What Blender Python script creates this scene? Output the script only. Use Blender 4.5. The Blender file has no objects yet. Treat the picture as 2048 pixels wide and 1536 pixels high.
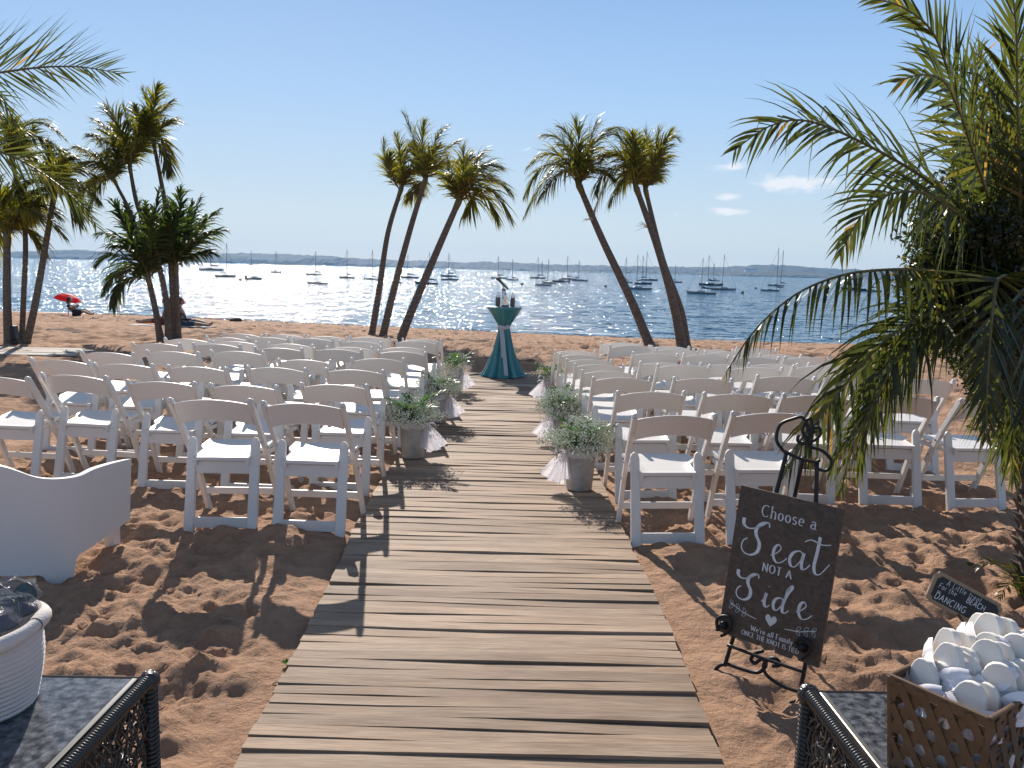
import bpy, bmesh, math, random
import numpy as np
from mathutils import Vector, Matrix, Euler
R = math.radians
PI = math.pi
rnd = random.Random(7)
C = bpy.context.scene.collection
scene = bpy.context.scene

# ------------------------------------------------------------------ camera, sky, sun, exposure
CAM_H = 1.55
SEA_Z = -1.40
FPX = 1620.0
PITCH, ROLL = 8.05, 1.44
cam_data = bpy.data.cameras.new('camera')
cam = bpy.data.objects.new('camera', cam_data)
C.objects.link(cam)
cam_data.sensor_width = 36.0
cam_data.lens = 36.0 * FPX / 2048.0
cam_data.clip_start = 0.02
cam_data.clip_end = 20000
MCAM = Matrix.Translation((0, 0, CAM_H)) @ Matrix.Rotation(R(90 - PITCH), 4, 'X') @ Matrix.Rotation(R(ROLL), 4, 'Z')
cam.matrix_world = MCAM
scene.camera = cam

SUN_EL, SUN_AZ = 30.5, 15.0          # elevation; degrees left of the view direction (+Y)
SKY_STRENGTH = 0.10
world = bpy.data.worlds.new('World')
scene.world = world
world.use_nodes = True
wn = world.node_tree; wn.nodes.clear()
def NN(tree, typ, **kw):
    n = tree.nodes.new(typ)
    for k, v in kw.items():
        setattr(n, k, v)
    return n
sky = NN(wn, 'ShaderNodeTexSky', sky_type='NISHITA', sun_disc=False)
sky.sun_elevation = R(SUN_EL)
sky.sun_rotation = R(-SUN_AZ)
sky.altitude = 0
sky.air_density = 1.0
sky.dust_density = 0.2
sky.ozone_density = 1.6
bgn = NN(wn, 'ShaderNodeBackground'); bgn.inputs[1].default_value = SKY_STRENGTH
wout = NN(wn, 'ShaderNodeOutputWorld')
# small fair-weather clouds low over the far shore
geo = NN(wn, 'ShaderNodeTexCoord')
nrm = NN(wn, 'ShaderNodeVectorMath', operation='NORMALIZE')
wn.links.new(geo.outputs['Generated'], nrm.inputs[0])
sep = NN(wn, 'ShaderNodeSeparateXYZ'); wn.links.new(nrm.outputs[0], sep.inputs[0])
def wmath(op, a, b=None, c=None):
    n = NN(wn, 'ShaderNodeMath', operation=op)
    for i, v in enumerate((a, b, c)):
        if v is None: continue
        if isinstance(v, (int, float)): n.inputs[i].default_value = v
        else: wn.links.new(v, n.inputs[i])
    return n.outputs[0]
az = wmath('ARCTAN2', sep.outputs[0], sep.outputs[1])
el = wmath('ARCSINE', sep.outputs[2])
comb = NN(wn, 'ShaderNodeCombineXYZ')
wn.links.new(az, comb.inputs[0]); wn.links.new(el, comb.inputs[1])
cn = NN(wn, 'ShaderNodeTexNoise'); cn.inputs['Scale'].default_value = 38; cn.inputs['Detail'].default_value = 6; cn.inputs['Roughness'].default_value = 0.62
sc_ = NN(wn, 'ShaderNodeVectorMath', operation='MULTIPLY'); sc_.inputs[1].default_value = (1, 2.6, 1)
wn.links.new(comb.outputs[0], sc_.inputs[0]); wn.links.new(sc_.outputs[0], cn.inputs['Vector'])
cloud_sum = None
# (azimuth deg, elevation deg, half width deg, half height deg, weight)
CLOUDS = [(18.3, 6.0, 3.2, 0.75, 1.1), (14.3, 5.2, 1.2, 0.38, 1.0), (14.5, 4.2, 2.0, 0.36, 1.0), (14.2, 7.1, 2.1, 0.34, .95),
          (26.8, 8.6, 2.2, 0.6, .8), (-13.2, 6.3, 0.9, .25, .45), (10.9, 4.0, .5, .2, .5), (31.5, 8.4, 2.2, 0.6, .8), (-36, 7, 3, .4, .8), (52, 6, 4, .6, .9), (120, 9, 6, 1, .9), (-110, 8, 7, 1, .9), (175, 10, 6, 1.2, .9)]
for (ca, ce, wa, we, wt) in CLOUDS:
    da = wmath('DIVIDE', wmath('SUBTRACT', az, R(ca)), R(wa))
    de = wmath('DIVIDE', wmath('SUBTRACT', el, R(ce)), R(we))
    d2 = wmath('ADD', wmath('MULTIPLY', da, da), wmath('MULTIPLY', de, de))
    m = wmath('MULTIPLY', wmath('POWER', 2.718, wmath('MULTIPLY', d2, -1.0)), wt)
    cloud_sum = m if cloud_sum is None else wmath('MAXIMUM', cloud_sum, m)
cv = wmath('ADD', cloud_sum, wmath('MULTIPLY', wmath('SUBTRACT', cn.outputs['Fac'], 0.5), 1.9))
cm = NN(wn, 'ShaderNodeMapRange', interpolation_type='SMOOTHSTEP')
cm.inputs['From Min'].default_value = 0.42; cm.inputs['From Max'].default_value = 1.15; cm.inputs['To Max'].default_value = 0.62
wn.links.new(cv, cm.inputs['Value'])
gate = wmath('MULTIPLY', cm.outputs[0], wmath('MINIMUM', wmath('MULTIPLY', cloud_sum, 4.0), 1.0))
mixc = NN(wn, 'ShaderNodeMix', data_type='RGBA')
mixc.inputs['B'].default_value = (8.0, 7.8, 7.9, 1)
wn.links.new(gate, mixc.inputs['Factor'])
# the physical sky, its range eased towards the sun, blended with the even blue of a hazy summer sky
bw_ = NN(wn, 'ShaderNodeRGBToBW'); wn.links.new(sky.outputs[0], bw_.inputs[0])
ease = wmath('MULTIPLY', wmath('POWER', wmath('MAXIMUM', bw_.outputs[0], 0.05), -0.55), 1.85)
scl = NN(wn, 'ShaderNodeVectorMath', operation='SCALE')
wn.links.new(sky.outputs[0], scl.inputs[0]); wn.links.new(ease, scl.inputs['Scale'])
cr = NN(wn, 'ShaderNodeValToRGB')
elp = NN(wn, 'ShaderNodeMapRange'); elp.inputs['From Min'].default_value = R(-2); elp.inputs['From Max'].default_value = R(60)
wn.links.new(el, elp.inputs['Value']); wn.links.new(elp.outputs[0], cr.inputs[0])
ramp = cr.color_ramp
ramp.elements[0].position = 0.0; ramp.elements[0].color = (.55, .63, .71, 1)
ramp.elements[1].position = 1.0; ramp.elements[1].color = (.10, .12, .155, 1)
for ps, c_ in ((0.09, (.53, .645, .77, 1)), (0.22, (.335, .53, .81, 1)), (0.36, (.18, .355, .68, 1)), (.6, (.115, .165, .27, 1))):
    e_ = ramp.elements.new(ps); e_.color = c_
ext = NN(wn, 'ShaderNodeVectorMath', operation='SCALE'); ext.inputs['Scale'].default_value = 0.94 / SKY_STRENGTH
wn.links.new(cr.outputs[0], ext.inputs[0])
mixs = NN(wn, 'ShaderNodeMix', data_type='RGBA'); mixs.inputs['Factor'].default_value = 0.66
wn.links.new(scl.outputs[0], mixs.inputs['A']); wn.links.new(ext.outputs[0], mixs.inputs['B'])
wn.links.new(mixs.outputs['Result'], mixc.inputs['A'])
wn.links.new(mixc.outputs['Result'], bgn.inputs[0])
wn.links.new(bgn.outputs[0], wout.inputs[0])

sun_data = bpy.data.lights.new('sun', 'SUN')
sun_data.energy = 5.0
sun_data.angle = R(0.53)
sun_data.color = (1.0, 0.93, 0.84)
sun = bpy.data.objects.new('sun', sun_data)
C.objects.link(sun)
SUN_DIR = Vector((-math.sin(R(SUN_AZ)) * math.cos(R(SUN_EL)), math.cos(R(SUN_AZ)) * math.cos(R(SUN_EL)), math.sin(R(SUN_EL))))
sun.rotation_euler = SUN_DIR.to_track_quat('Z', 'Y').to_euler()

vs = scene.view_settings
vs.view_transform = 'Standard'; vs.look = 'None'; vs.gamma = 1.0; vs.use_curve_mapping = False
vs.exposure = 0.40
scene.render.engine = 'CYCLES'
scene.cycles.use_denoising = True
scene.cycles.max_bounces = 8
scene.cycles.diffuse_bounces = 3
scene.cycles.transparent_max_bounces = 12
scene.cycles.sample_clamp_indirect = 4.0
scene.cycles.volume_step_rate = 5
scene.cycles.volume_bounces = 0

# ------------------------------------------------------------------ where things stand
R3 = MCAM.to_3x3(); CP = Vector((0, 0, CAM_H))
def ray(px, py):
    return (R3 @ Vector(((px - 1024) / FPX, -(py - 768) / FPX, -1))).normalized()
def on_z(px, py, z):
    d = ray(px, py); t = (z - CAM_H) / d.z
    return CP + d * t
def at_y(px, py, Y):
    d = ray(px, py); return CP + d * (Y / d.y)
shore_px = [(-500, 608), (0, 622), (250, 629), (500, 641), (800, 655), (1000, 665), (1200, 674), (1500, 684), (1900, 694), (2500, 715)]
shore = [on_z(x, y, SEA_Z) for x, y in shore_px]
SX = np.array([p.x for p in shore]); SY = np.array([p.y for p in shore])
def shore_y(x):
    return np.interp(x, SX, SY)
def base_z(x, y):
    y = np.asarray(y, float)
    z1 = -0.0075 * np.clip(y - 3.5, 0, 14.5)
    t = np.clip((y - 18.0) / (shore_y(x) - 18.0), 0, None)
    z = z1 + (SEA_Z + 0.109) * (t ** 1.06)
    return np.maximum(z, SEA_Z - 2.5)

def hash2(ix, iy, seed):
    h = (ix.astype(np.int64) * 374761393 + iy.astype(np.int64) * 668265263 + seed * 1442695041) & 0xffffffff
    h = ((h ^ (h >> 13)) * 1274126177) & 0xffffffff
    h = h ^ (h >> 16)
    return (h & 0xffff) / 65535.0
def vnoise(x, y, seed=0):
    x = np.asarray(x, float); y = np.asarray(y, float)
    ix = np.floor(x); iy = np.floor(y); fx = x - ix; fy = y - iy
    u = fx * fx * fx * (fx * (fx * 6 - 15) + 10); v = fy * fy * fy * (fy * (fy * 6 - 15) + 10)
    a = hash2(ix, iy, seed); b = hash2(ix + 1, iy, seed); c = hash2(ix, iy + 1, seed); d = hash2(ix + 1, iy + 1, seed)
    return (a + (b - a) * u) * (1 - v) + (c + (d - c) * u) * v - 0.5
# footprints pressed into the soft sand
frng = np.random.RandomState(5)
FP = []
for _ in range(1500):
    yy = 1.6 + frng.rand() ** 1.25 * 12
    xx = (frng.rand() - 0.5) * (5.5 + yy * 1.5)
    FP.append((xx, yy, frng.rand() * PI, 0.06 + frng.rand() * 0.09, 0.5 + frng.rand() * 0.4, 0.006 + frng.rand() * 0.020))
WALK_L = [(470, 1520), (595, 1310), (712, 1040), (780, 925), (850, 850), (905, 780), (925, 752)]
WALK_R = [(1448, 1520), (1376, 1310), (1236, 1040), (1206, 960), (1165, 880), (1120, 800), (1100, 760)]
def walk_x(y):
    return (XL(y), XR(y))
def _fit(pts):
    P = []
    for px, py in pts:
        p = on_z(px, py, 0.02)
        for _ in range(6):
            p = on_z(px, py, float(base_z(p.x, p.y)) + 0.03)
        P.append((p.x, p.y))
    A = np.array(P); A = A[A[:, 1].argsort()]
    lo = A[0] + (A[0] - A[1]) * 3; hi = A[-1] + (A[-1] - A[-3])
    yy = np.concatenate([[lo[1]], A[:, 1], [hi[1]]]); xx = np.concatenate([[lo[0]], A[:, 0], [hi[0]]])
    ys_ = np.linspace(0, 15, 61); xs_ = np.interp(ys_, yy, xx)
    ker = np.ones(9) / 9; xs_ = np.convolve(np.pad(xs_, 4, mode='edge'), ker, 'valid')
    return ys_, xs_
kL, kR = _fit(WALK_L), _fit(WALK_R)
def XL(y): return np.interp(y, kL[0], kL[1])
def XR(y): return np.interp(y, kR[0], kR[1])
def sand_z(x, y, fine=True):
    x = np.atleast_1d(np.asarray(x, float)); y = np.atleast_1d(np.asarray(y, float))
    z = base_z(x, y)
    dry = np.clip((shore_y(x) - y) / 6.0, 0, 1)
    lump = 0.060 * vnoise(x * 1.3, y * 1.7, 1) + 0.050 * vnoise(x * 3.1, y * 4.0, 2)
    wx = x + 0.12 * vnoise(x * 3, y * 3, 8); wy = y + 0.12 * vnoise(x * 3, y * 3, 9)
    rd = 1 - np.abs(2 * vnoise(wx * 3.3, wy * 5.2, 3)) ** 0.8
    lump += 0.034 * (rd - 0.6)
    rd2 = 1 - np.abs(2 * vnoise(wx * 6.1 + 3, wy * 9.7, 13)) ** 0.7
    lump += 0.016 * (rd2 - 0.6)
    lump += 0.034 * vnoise(wx * 9, wy * 11, 4) + 0.018 * (1 - np.abs(2 * vnoise(x * 11 + wx * 2, y * 15, 6)) ** .8) + 0.018 * vnoise(x * 21, y * 26, 5) * (.4 + vnoise(x * .9, y * .9, 17) * 1.4 + .3) + .013 * vnoise(x * 36 + wx * 4, y * 42, 18) * (.5 + 1.6 * np.clip(vnoise(x * 1.7, y * 1.9, 19) + .25, 0, 1)) + .004 * vnoise(x * 70, y * 74, 20)
    farp = np.clip((y - 9) / 5, 0, 1)
    lump += farp * (0.045 * (1 - np.abs(2 * vnoise(wx * 2.6, wy * 2.2, 31)) ** .7 - .5) + 0.040 * vnoise(wx * 4.5, wy * 3.6, 32))
    d = np.zeros_like(x)
    if fine:
        for (fx, fy, a, L, asp, dep) in FP:
            m = (np.abs(x - fx) < 0.4) & (np.abs(y - fy) < 0.4)
            if not m.any(): continue
            ca, sa = math.cos(a), math.sin(a)
            dx = x[m] - fx; dy = y[m] - fy
            u = (dx * ca + dy * sa) / L; v = (-dx * sa + dy * ca) / (L * asp)
            u = u + .35 * np.sin(v * 2 + fx * 9); v = v + .3 * np.sin(u * 2.3 + fy * 7); r2 = u * u + v * v
            d[m] += dep * (-np.exp(-r2 * 1.3) + 0.55 * np.exp(-(np.sqrt(r2) - 1.45) ** 2 * 5))
    lump = (lump + d) * (0.25 + 0.75 * dry)
    # flatten beside and under the walk
    edge = np.maximum(XL(y) - x, x - XR(y))
    k = np.clip((edge + 0.02) / 0.35, 0, 1)
    walkreg = (y < 14.2)
    lump = np.where(walkreg, lump * k - 0.02 * (1 - k) * 1.0, lump)
    under = np.clip(-edge / 0.05, 0, 1) * walkreg
    lump = lump - 0.10 * under
    return z + lump
def gz(x, y):
    return float(sand_z(x, y)[0])
def ground(px, py, up=0.0):
    p = on_z(px, py, 0)
    for _ in range(8):
        p = on_z(px, py, float(base_z(p.x, p.y)) + up)
    return p

# ------------------------------------------------------------------ material helpers
MATS = {}
def pmat(name, col=(.5, .5, .5), rough=.6, metal=0., noise=None, bump=None, spec=None, coat=0, trans=0, alpha=1, ior=None, sheen=0, emit=None, island=0.0, coords='Object'):
    """procedural principled: noise=(scale, amount, col2) ; bump=(scale, strength, distance)"""
    m = bpy.data.materials.new(name); m.use_nodes = True
    t = m.node_tree; b = t.nodes['Principled BSDF']
    b.inputs['Base Color'].default_value = (*col, 1)
    b.inputs['Roughness'].default_value = rough
    b.inputs['Metallic'].default_value = metal
    if spec is not None: b.inputs['Specular IOR Level'].default_value = spec
    b.inputs['Coat Weight'].default_value = coat
    b.inputs['Transmission Weight'].default_value = trans
    b.inputs['Alpha'].default_value = alpha
    b.inputs['Sheen Weight'].default_value = sheen
    if ior: b.inputs['IOR'].default_value = ior
    tc = t.nodes.new('ShaderNodeTexCoord')
    if noise:
        n = t.nodes.new('ShaderNodeTexNoise'); n.inputs['Scale'].default_value = noise[0]; n.inputs['Detail'].default_value = 5
        t.links.new(tc.outputs[coords], n.inputs['Vector'])
        mr = t.nodes.new('ShaderNodeMapRange'); mr.inputs['From Min'].default_value = .3; mr.inputs['From Max'].default_value = .7; mr.inputs['To Max'].default_value = noise[1]
        t.links.new(n.outputs['Fac'], mr.inputs['Value'])
        mx = t.nodes.new('ShaderNodeMix'); mx.data_type = 'RGBA'
        mx.inputs['A'].default_value = (*col, 1); mx.inputs['B'].default_value = (*noise[2], 1)
        t.links.new(mr.outputs[0], mx.inputs['Factor'])
        last = mx.outputs['Result']
    else:
        last = None
    if island:
        g = t.nodes.new('ShaderNodeNewGeometry')
        mr2 = t.nodes.new('ShaderNodeMapRange'); mr2.inputs['To Min'].default_value = 1 - island; mr2.inputs['To Max'].default_value = 1 + island
        t.links.new(g.outputs['Random Per Island'], mr2.inputs['Value'])
        mul = t.nodes.new('ShaderNodeMix'); mul.data_type = 'RGBA'; mul.blend_type = 'MULTIPLY'; mul.inputs['Factor'].default_value = 1
        if last: t.links.new(last, mul.inputs['A'])
        else: mul.inputs['A'].default_value = (*col, 1)
        t.links.new(mr2.outputs[0], mul.inputs['B'])
        last = mul.outputs['Result']
    if last: t.links.new(last, b.inputs['Base Color'])
    if bump:
        n = t.nodes.new('ShaderNodeTexNoise'); n.inputs['Scale'].default_value = bump[0]; n.inputs['Detail'].default_value = 4
        t.links.new(tc.outputs[coords], n.inputs['Vector'])
        bp = t.nodes.new('ShaderNodeBump'); bp.inputs['Strength'].default_value = bump[1]; bp.inputs['Distance'].default_value = bump[2]
        t.links.new(n.outputs['Fac'], bp.inputs['Height']); t.links.new(bp.outputs[0], b.inputs['Normal'])
    if emit:
        b.inputs['Emission Color'].default_value = (*emit[0], 1); b.inputs['Emission Strength'].default_value = emit[1]
    MATS[name] = m
    return m

# ------------------------------------------------------------------ mesh helpers
def mesh_np(name, V, F, mat=None, smooth=False):
    me = bpy.data.meshes.new(name)
    me.from_pydata([tuple(v) for v in V], [], [tuple(f) for f in F])
    if mat: me.materials.append(mat)
    if smooth: me.shade_smooth()
    me.update()
    return me
def link(name, me, parent=None, loc=None, rot=None, kind=None):
    o = bpy.data.objects.new(name, me); C.objects.link(o)
    if parent is not None: o.parent = parent
    if loc is not None: o.location = loc
    if rot is not None: o.rotation_euler = rot
    if kind: o['kind'] = kind
    return o
def thing(name, label, cat, loc=(0, 0, 0), rotz=0, group=None):
    o = bpy.data.objects.new(name, None); C.objects.link(o)
    o.empty_display_size = 0.1
    o.location = loc; o.rotation_euler = (0, 0, rotz)
    o['label'] = label; o['category'] = cat
    if group: o['group'] = group
    return o
def tag(o, label, cat, group=None):
    o['label'] = label; o['category'] = cat
    if group: o['group'] = group
    return o
def dup(root, loc, rotz, label, name=None):
    r = root.copy(); C.objects.link(r); r.location = loc; r.rotation_euler = (0, 0, rotz); r['label'] = label
    for ch in list(root.children):
        c = ch.copy(); C.objects.link(c); c.parent = r
        for g in list(ch.children):
            d = g.copy(); C.objects.link(d); d.parent = c
    return r

class MB:
    """collects shapes, then builds ONE mesh object"""
    def __init__(s): s.v = []; s.f = []
    def add(s, V, F):
        o = len(s.v); s.v += [tuple(v) for v in V]; s.f += [tuple(i + o for i in f) for f in F]; return s
    def box(s, c, d, rot=None, bev=0.0):
        x, y, z = d[0] / 2, d[1] / 2, d[2] / 2
        if bev <= 0:
            V = [Vector(p) for p in [(-x, -y, -z), (x, -y, -z), (x, y, -z), (-x, y, -z), (-x, -y, z), (x, -y, z), (x, y, z), (-x, y, z)]]
            F = [(0, 3, 2, 1), (4, 5, 6, 7), (0, 1, 5, 4), (1, 2, 6, 5), (2, 3, 7, 6), (3, 0, 4, 7)]
        else:
            bm = bmesh.new(); bmesh.ops.create_cube(bm, size=1)
            for v in bm.verts: v.co = Vector((v.co.x * d[0], v.co.y * d[1], v.co.z * d[2]))
            bmesh.ops.bevel(bm, geom=bm.edges[:], offset=bev, segments=2, affect='EDGES', profile=.5)
            bm.verts.index_update()
            V = [v.co.copy() for v in bm.verts]; F = [[v.index for v in f.verts] for f in bm.faces]; bm.free()
        M = rot if rot is not None else Matrix.Identity(3)
        return s.add([M @ v + Vector(c) for v in V], F)
    def bar(s, a, b, w, h, up=(0, 0, 1), w2=None, h2=None):
        a = Vector(a); b = Vector(b); t = (b - a).normalized(); u = Vector(up)
        sx = t.cross(u)
        if sx.length < 1e-4: sx = t.cross(Vector((0, 1, 0)))
        sx.normalize(); sy = sx.cross(t).normalized()
        w2 = w if w2 is None else w2; h2 = h if h2 is None else h2
        V = []
        for p, ww, hh in ((a, w, h), (b, w2, h2)):
            for i, j in ((-1, -1), (1, -1), (1, 1), (-1, 1)):
                V.append(p + sx * ww / 2 * i + sy * hh / 2 * j)
        return s.add(V, [(0, 1, 2, 3), (7, 6, 5, 4), (0, 4, 5, 1), (1, 5, 6, 2), (2, 6, 7, 3), (3, 7, 4, 0)])
    def tube(s, pts, r, n=8, cap=True):
        pts = [Vector(p) for p in pts]
        rs = r if hasattr(r, '__len__') else [r] * len(pts)
        V = []; F = []
        ref = None
        for i, p in enumerate(pts):
            t = (pts[min(i + 1, len(pts) - 1)] - pts[max(i - 1, 0)])
            if t.length < 1e-9: t = Vector((0, 0, 1))
            t.normalize()
            if ref is None:
                ref = t.orthogonal().normalized()
            ref = (ref - t * ref.dot(t))
            if ref.length < 1e-6: ref = t.orthogonal()
            ref.normalize()
            bi = t.cross(ref)
            for k in range(n):
                a = 2 * PI * k / n
                V.append(p + (ref * math.cos(a) + bi * math.sin(a)) * rs[i])
        for i in range(len(pts) - 1):
            for k in range(n):
                k2 = (k + 1) % n
                F.append((i * n + k, i * n + k2, (i + 1) * n + k2, (i + 1) * n + k))
        if cap:
            F.append(tuple(reversed(range(n)))); F.append(tuple((len(pts) - 1) * n + k for k in range(n)))
        return s.add(V, F)
    def lathe(s, prof, n=24, c=(0, 0, 0), sx=1, sy=1):
        V = []; F = []
        for (r_, z) in prof:
            for k in range(n):
                a = 2 * PI * k / n; V.append((c[0] + r_ * math.cos(a) * sx, c[1] + r_ * math.sin(a) * sy, c[2] + z))
        for i in range(len(prof) - 1):
            for k in range(n):
                k2 = (k + 1) % n
                F.append((i * n + k, i * n + k2, (i + 1) * n + k2, (i + 1) * n + k))
        F.append(tuple(reversed(range(n)))); F.append(tuple((len(prof) - 1) * n + k for k in range(n)))
        return s.add(V, F)
    def prism(s, poly, M, th):
        """poly: 2D outline (x,z) -> extruded along local y by th, placed by matrix M"""
        n = len(poly)
        V = [M @ Vector((x, -th / 2, z)) for x, z in poly] + [M @ Vector((x, th / 2, z)) for x, z in poly]
        F = [tuple(range(n)), tuple(reversed(range(n, 2 * n)))]
        F += [(i, i + n, (i + 1) % n + n, (i + 1) % n) for i in range(n)]
        return s.add(V, F)
    def ball(s, c, r, n=8, m=6, sc=(1, 1, 1)):
        V = []; F = []
        V.append((c[0], c[1], c[2] - r * sc[2]))
        for i in range(1, m):
            t = PI * i / m - PI / 2
            for k in range(n):
                a = 2 * PI * k / n
                V.append((c[0] + r * sc[0] * math.cos(t) * math.cos(a), c[1] + r * sc[1] * math.cos(t) * math.sin(a), c[2] + r * sc[2] * math.sin(t)))
        V.append((c[0], c[1], c[2] + r * sc[2]))
        for k in range(n): F.append((0, 1 + (k + 1) % n, 1 + k))
        for i in range(m - 2):
            for k in range(n):
                F.append((1 + i * n + k, 1 + i * n + (k + 1) % n, 1 + (i + 1) * n + (k + 1) % n, 1 + (i + 1) * n + k))
        L = len(V) - 1
        for k in range(n): F.append((L, 1 + (m - 2) * n + k, 1 + (m - 2) * n + (k + 1) % n))
        return s.add(V, F)
    def mesh(s, name, mat=None, smooth=False):
        me = mesh_np(name, s.v, s.f, mat, False)
        if smooth:
            me.shade_smooth()
            if smooth is not True:
                me.set_sharp_from_angle(angle=R(smooth))
        return me
    def build(s, name, mat=None, parent=None, smooth=False, loc=None, rot=None, bevel=0, kind=None):
        o = link(name, s.mesh(name, mat, smooth), parent, loc, rot, kind)
        if bevel:
            m = o.modifiers.new('bevel', 'BEVEL'); m.width = bevel; m.segments = 2; m.limit_method = 'ANGLE'
        return o
def spline(pts, n=8, closed=False):
    P = [Vector(p) for p in pts]; out = []
    m = len(P)
    rng = range(m if closed else m - 1)
    for i in rng:
        if closed: p0, p1, p2, p3 = P[(i - 1) % m], P[i], P[(i + 1) % m], P[(i + 2) % m]
        else: p0, p1, p2, p3 = P[max(i - 1, 0)], P[i], P[i + 1], P[min(i + 2, m - 1)]
        for k in range(n):
            t = k / n
            out.append(0.5 * ((2 * p1) + (p2 - p0) * t + (2 * p0 - 5 * p1 + 4 * p2 - p3) * t * t + (-p0 + 3 * p1 - 3 * p2 + p3) * t ** 3))
    if not closed: out.append(P[-1])
    return out

# ------------------------------------------------------------------ sand
def sand_material():
    m = bpy.data.materials.new('sand'); m.use_nodes = True
    t = m.node_tree; b = t.nodes['Principled BSDF']
    tc = t.nodes.new('ShaderNodeTexCoord')
    def noise(scale, detail=5, rough=.6):
        n = t.nodes.new('ShaderNodeTexNoise'); n.inputs['Scale'].default_value = scale; n.inputs['Detail'].default_value = detail; n.inputs['Roughness'].default_value = rough
        t.links.new(tc.outputs['Object'], n.inputs['Vector']); return n.outputs['Fac']
    def mix(f, a, bb, typ='MIX'):
        x = t.nodes.new('ShaderNodeMix'); x.data_type = 'RGBA'; x.blend_type = typ
        for k, v in (('Factor', f), ('A', a), ('B', bb)):
            if isinstance(v, (int, float)): x.inputs[k].default_value = v
            elif isinstance(v, tuple): x.inputs[k].default_value = (*v, 1)
            else: t.links.new(v, x.inputs[k])
        return x.outputs['Result']
    def mr(v, a, b2, c=0., d=1.):
        x = t.nodes.new('ShaderNodeMapRange'); x.inputs['From Min'].default_value = a; x.inputs['From Max'].default_value = b2; x.inputs['To Min'].default_value = c; x.inputs['To Max'].default_value = d
        t.links.new(v, x.inputs['Value']); return x.outputs[0]
    col = mix(mr(noise(1.2), .35, .65), (.53, .32, .20), (.44, .255, .158))
    col = mix(mr(noise(11), .4, .7, 0, .55), col, (.30, .165, .10))
    col = mix(mr(noise(260, 2, .7), .55, .75, 0, .6), col, (.52, .36, .26))
    col = mix(mr(noise(190, 2, .7), .6, .75, 0, .7), col, (.12, .07, .05))
    at = t.nodes.new('ShaderNodeAttribute'); at.attribute_name = 'wet'
    wet_shade_n = mr(at.outputs['Fac'], 0.0, 1.0)
    col = mix(wet_shade_n, col, mix(mr(noise(6), .4, .6), (.085, .055, .042), (.05, .036, .03)))
    t.links.new(col, b.inputs['Base Color'])
    rr = t.nodes.new('ShaderNodeMapRange'); rr.inputs['To Min'].default_value = .95; rr.inputs['To Max'].default_value = .38
    at2 = t.nodes.new('ShaderNodeAttribute'); at2.attribute_name = 'damp'; t.links.new(at2.outputs['Fac'], rr.inputs['Value']); t.links.new(rr.outputs[0], b.inputs['Roughness'])
    b.inputs['Specular IOR Level'].default_value = .25
    bp = t.nodes.new('ShaderNodeBump'); bp.inputs['Strength'].default_value = 1.0; bp.inputs['Distance'].default_value = .022
    t.links.new(noise(38, 6, .72), bp.inputs['Height'])
    bp2 = t.nodes.new('ShaderNodeBump'); bp2.inputs['Strength'].default_value = .6; bp2.inputs['Distance'].default_value = .05
    t.links.new(noise(7, 4, .6), bp2.inputs['Height']); t.links.new(bp.outputs[0], bp2.inputs['Normal'])
    t.links.new(bp2.outputs[0], b.inputs['Normal'])
    return m
def axis(segs):
    out = [segs[0][0]]
    for a, b, st in segs:
        n = max(1, int(round((b - a) / st)))
        out += list(a + (b - a) * (np.arange(1, n + 1) / n))
    return np.array(out)
gx = axis([(-400, -60, 20), (-60, -26, 2), (-26, -6, .10), (-6, -3.2, .06), (-3.2, 3.6, .019), (3.6, 7, .05), (7, 24, .10), (24, 60, 2), (60, 400, 20)])
gy = axis([(-60, -6, 6), (-6, .8, .4), (.8, 6.0, .019), (6.0, 6.5, .03), (6.5, 12, .05), (12, 20, .07), (20, 40, .10), (40, 46, .3), (46, 60, 1)])
GX, GY = np.meshgrid(gx, gy)
Z = sand_z(GX.ravel(), GY.ravel())
nx, ny = len(gx), len(gy)
idx = np.arange(nx * ny).reshape(ny, nx)
faces = np.stack([idx[:-1, :-1], idx[:-1, 1:], idx[1:, 1:], idx[1:, :-1]], -1).reshape(-1, 4)
me = bpy.data.meshes.new('sand_beach')
V = np.stack([GX.ravel(), GY.ravel(), Z], -1)
me.vertices.add(len(V)); me.vertices.foreach_set('co', V.ravel().astype(np.float32))
me.loops.add(faces.size); me.loops.foreach_set('vertex_index', faces.ravel().astype(np.int32))
me.polygons.add(len(faces)); me.polygons.foreach_set('loop_start', (np.arange(len(faces)) * 4).astype(np.int32))
me.polygons.foreach_set('loop_total', np.full(len(faces), 4, np.int32))
me.update(); me.shade_smooth()
dist = shore_y(V[:, 0]) - V[:, 1]
wet = np.clip(1 - (dist + 1.2 * vnoise(V[:, 0] * .8, V[:, 1] * .8, 21)) / 1.3, 0, 1)  # sand wetted along the water line
wrack = np.exp(-((dist - 2.6 + 1.0 * vnoise(V[:, 0] * .5, V[:, 1] * .0, 22)) / .25) ** 2) * (vnoise(V[:, 0] * 3, V[:, 1] * 5, 23) > -.05) * .8
mid = (vnoise(V[:, 0] * 2.6, V[:, 1] * 3.0, 24) > .22) * (vnoise(V[:, 0] * .25, V[:, 1] * .6, 25) > -.1) * .7 * np.clip((V[:, 1] - 11) / 4, 0, 1)  # dark flecks up the beach: seaweed, and footprint shade put into the colour
a2 = me.attributes.new('damp', 'FLOAT', 'POINT'); a2.data.foreach_set('value', wet.astype(np.float32))
a = me.attributes.new('wet', 'FLOAT', 'POINT'); a.data.foreach_set('value', np.clip(wet + wrack + mid, 0, 1).astype(np.float32))  # wet sand and wrack, plus the painted shade of the footprints
me.materials.append(sand_material())
sand = link('sand_beach', me, kind='structure')

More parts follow.
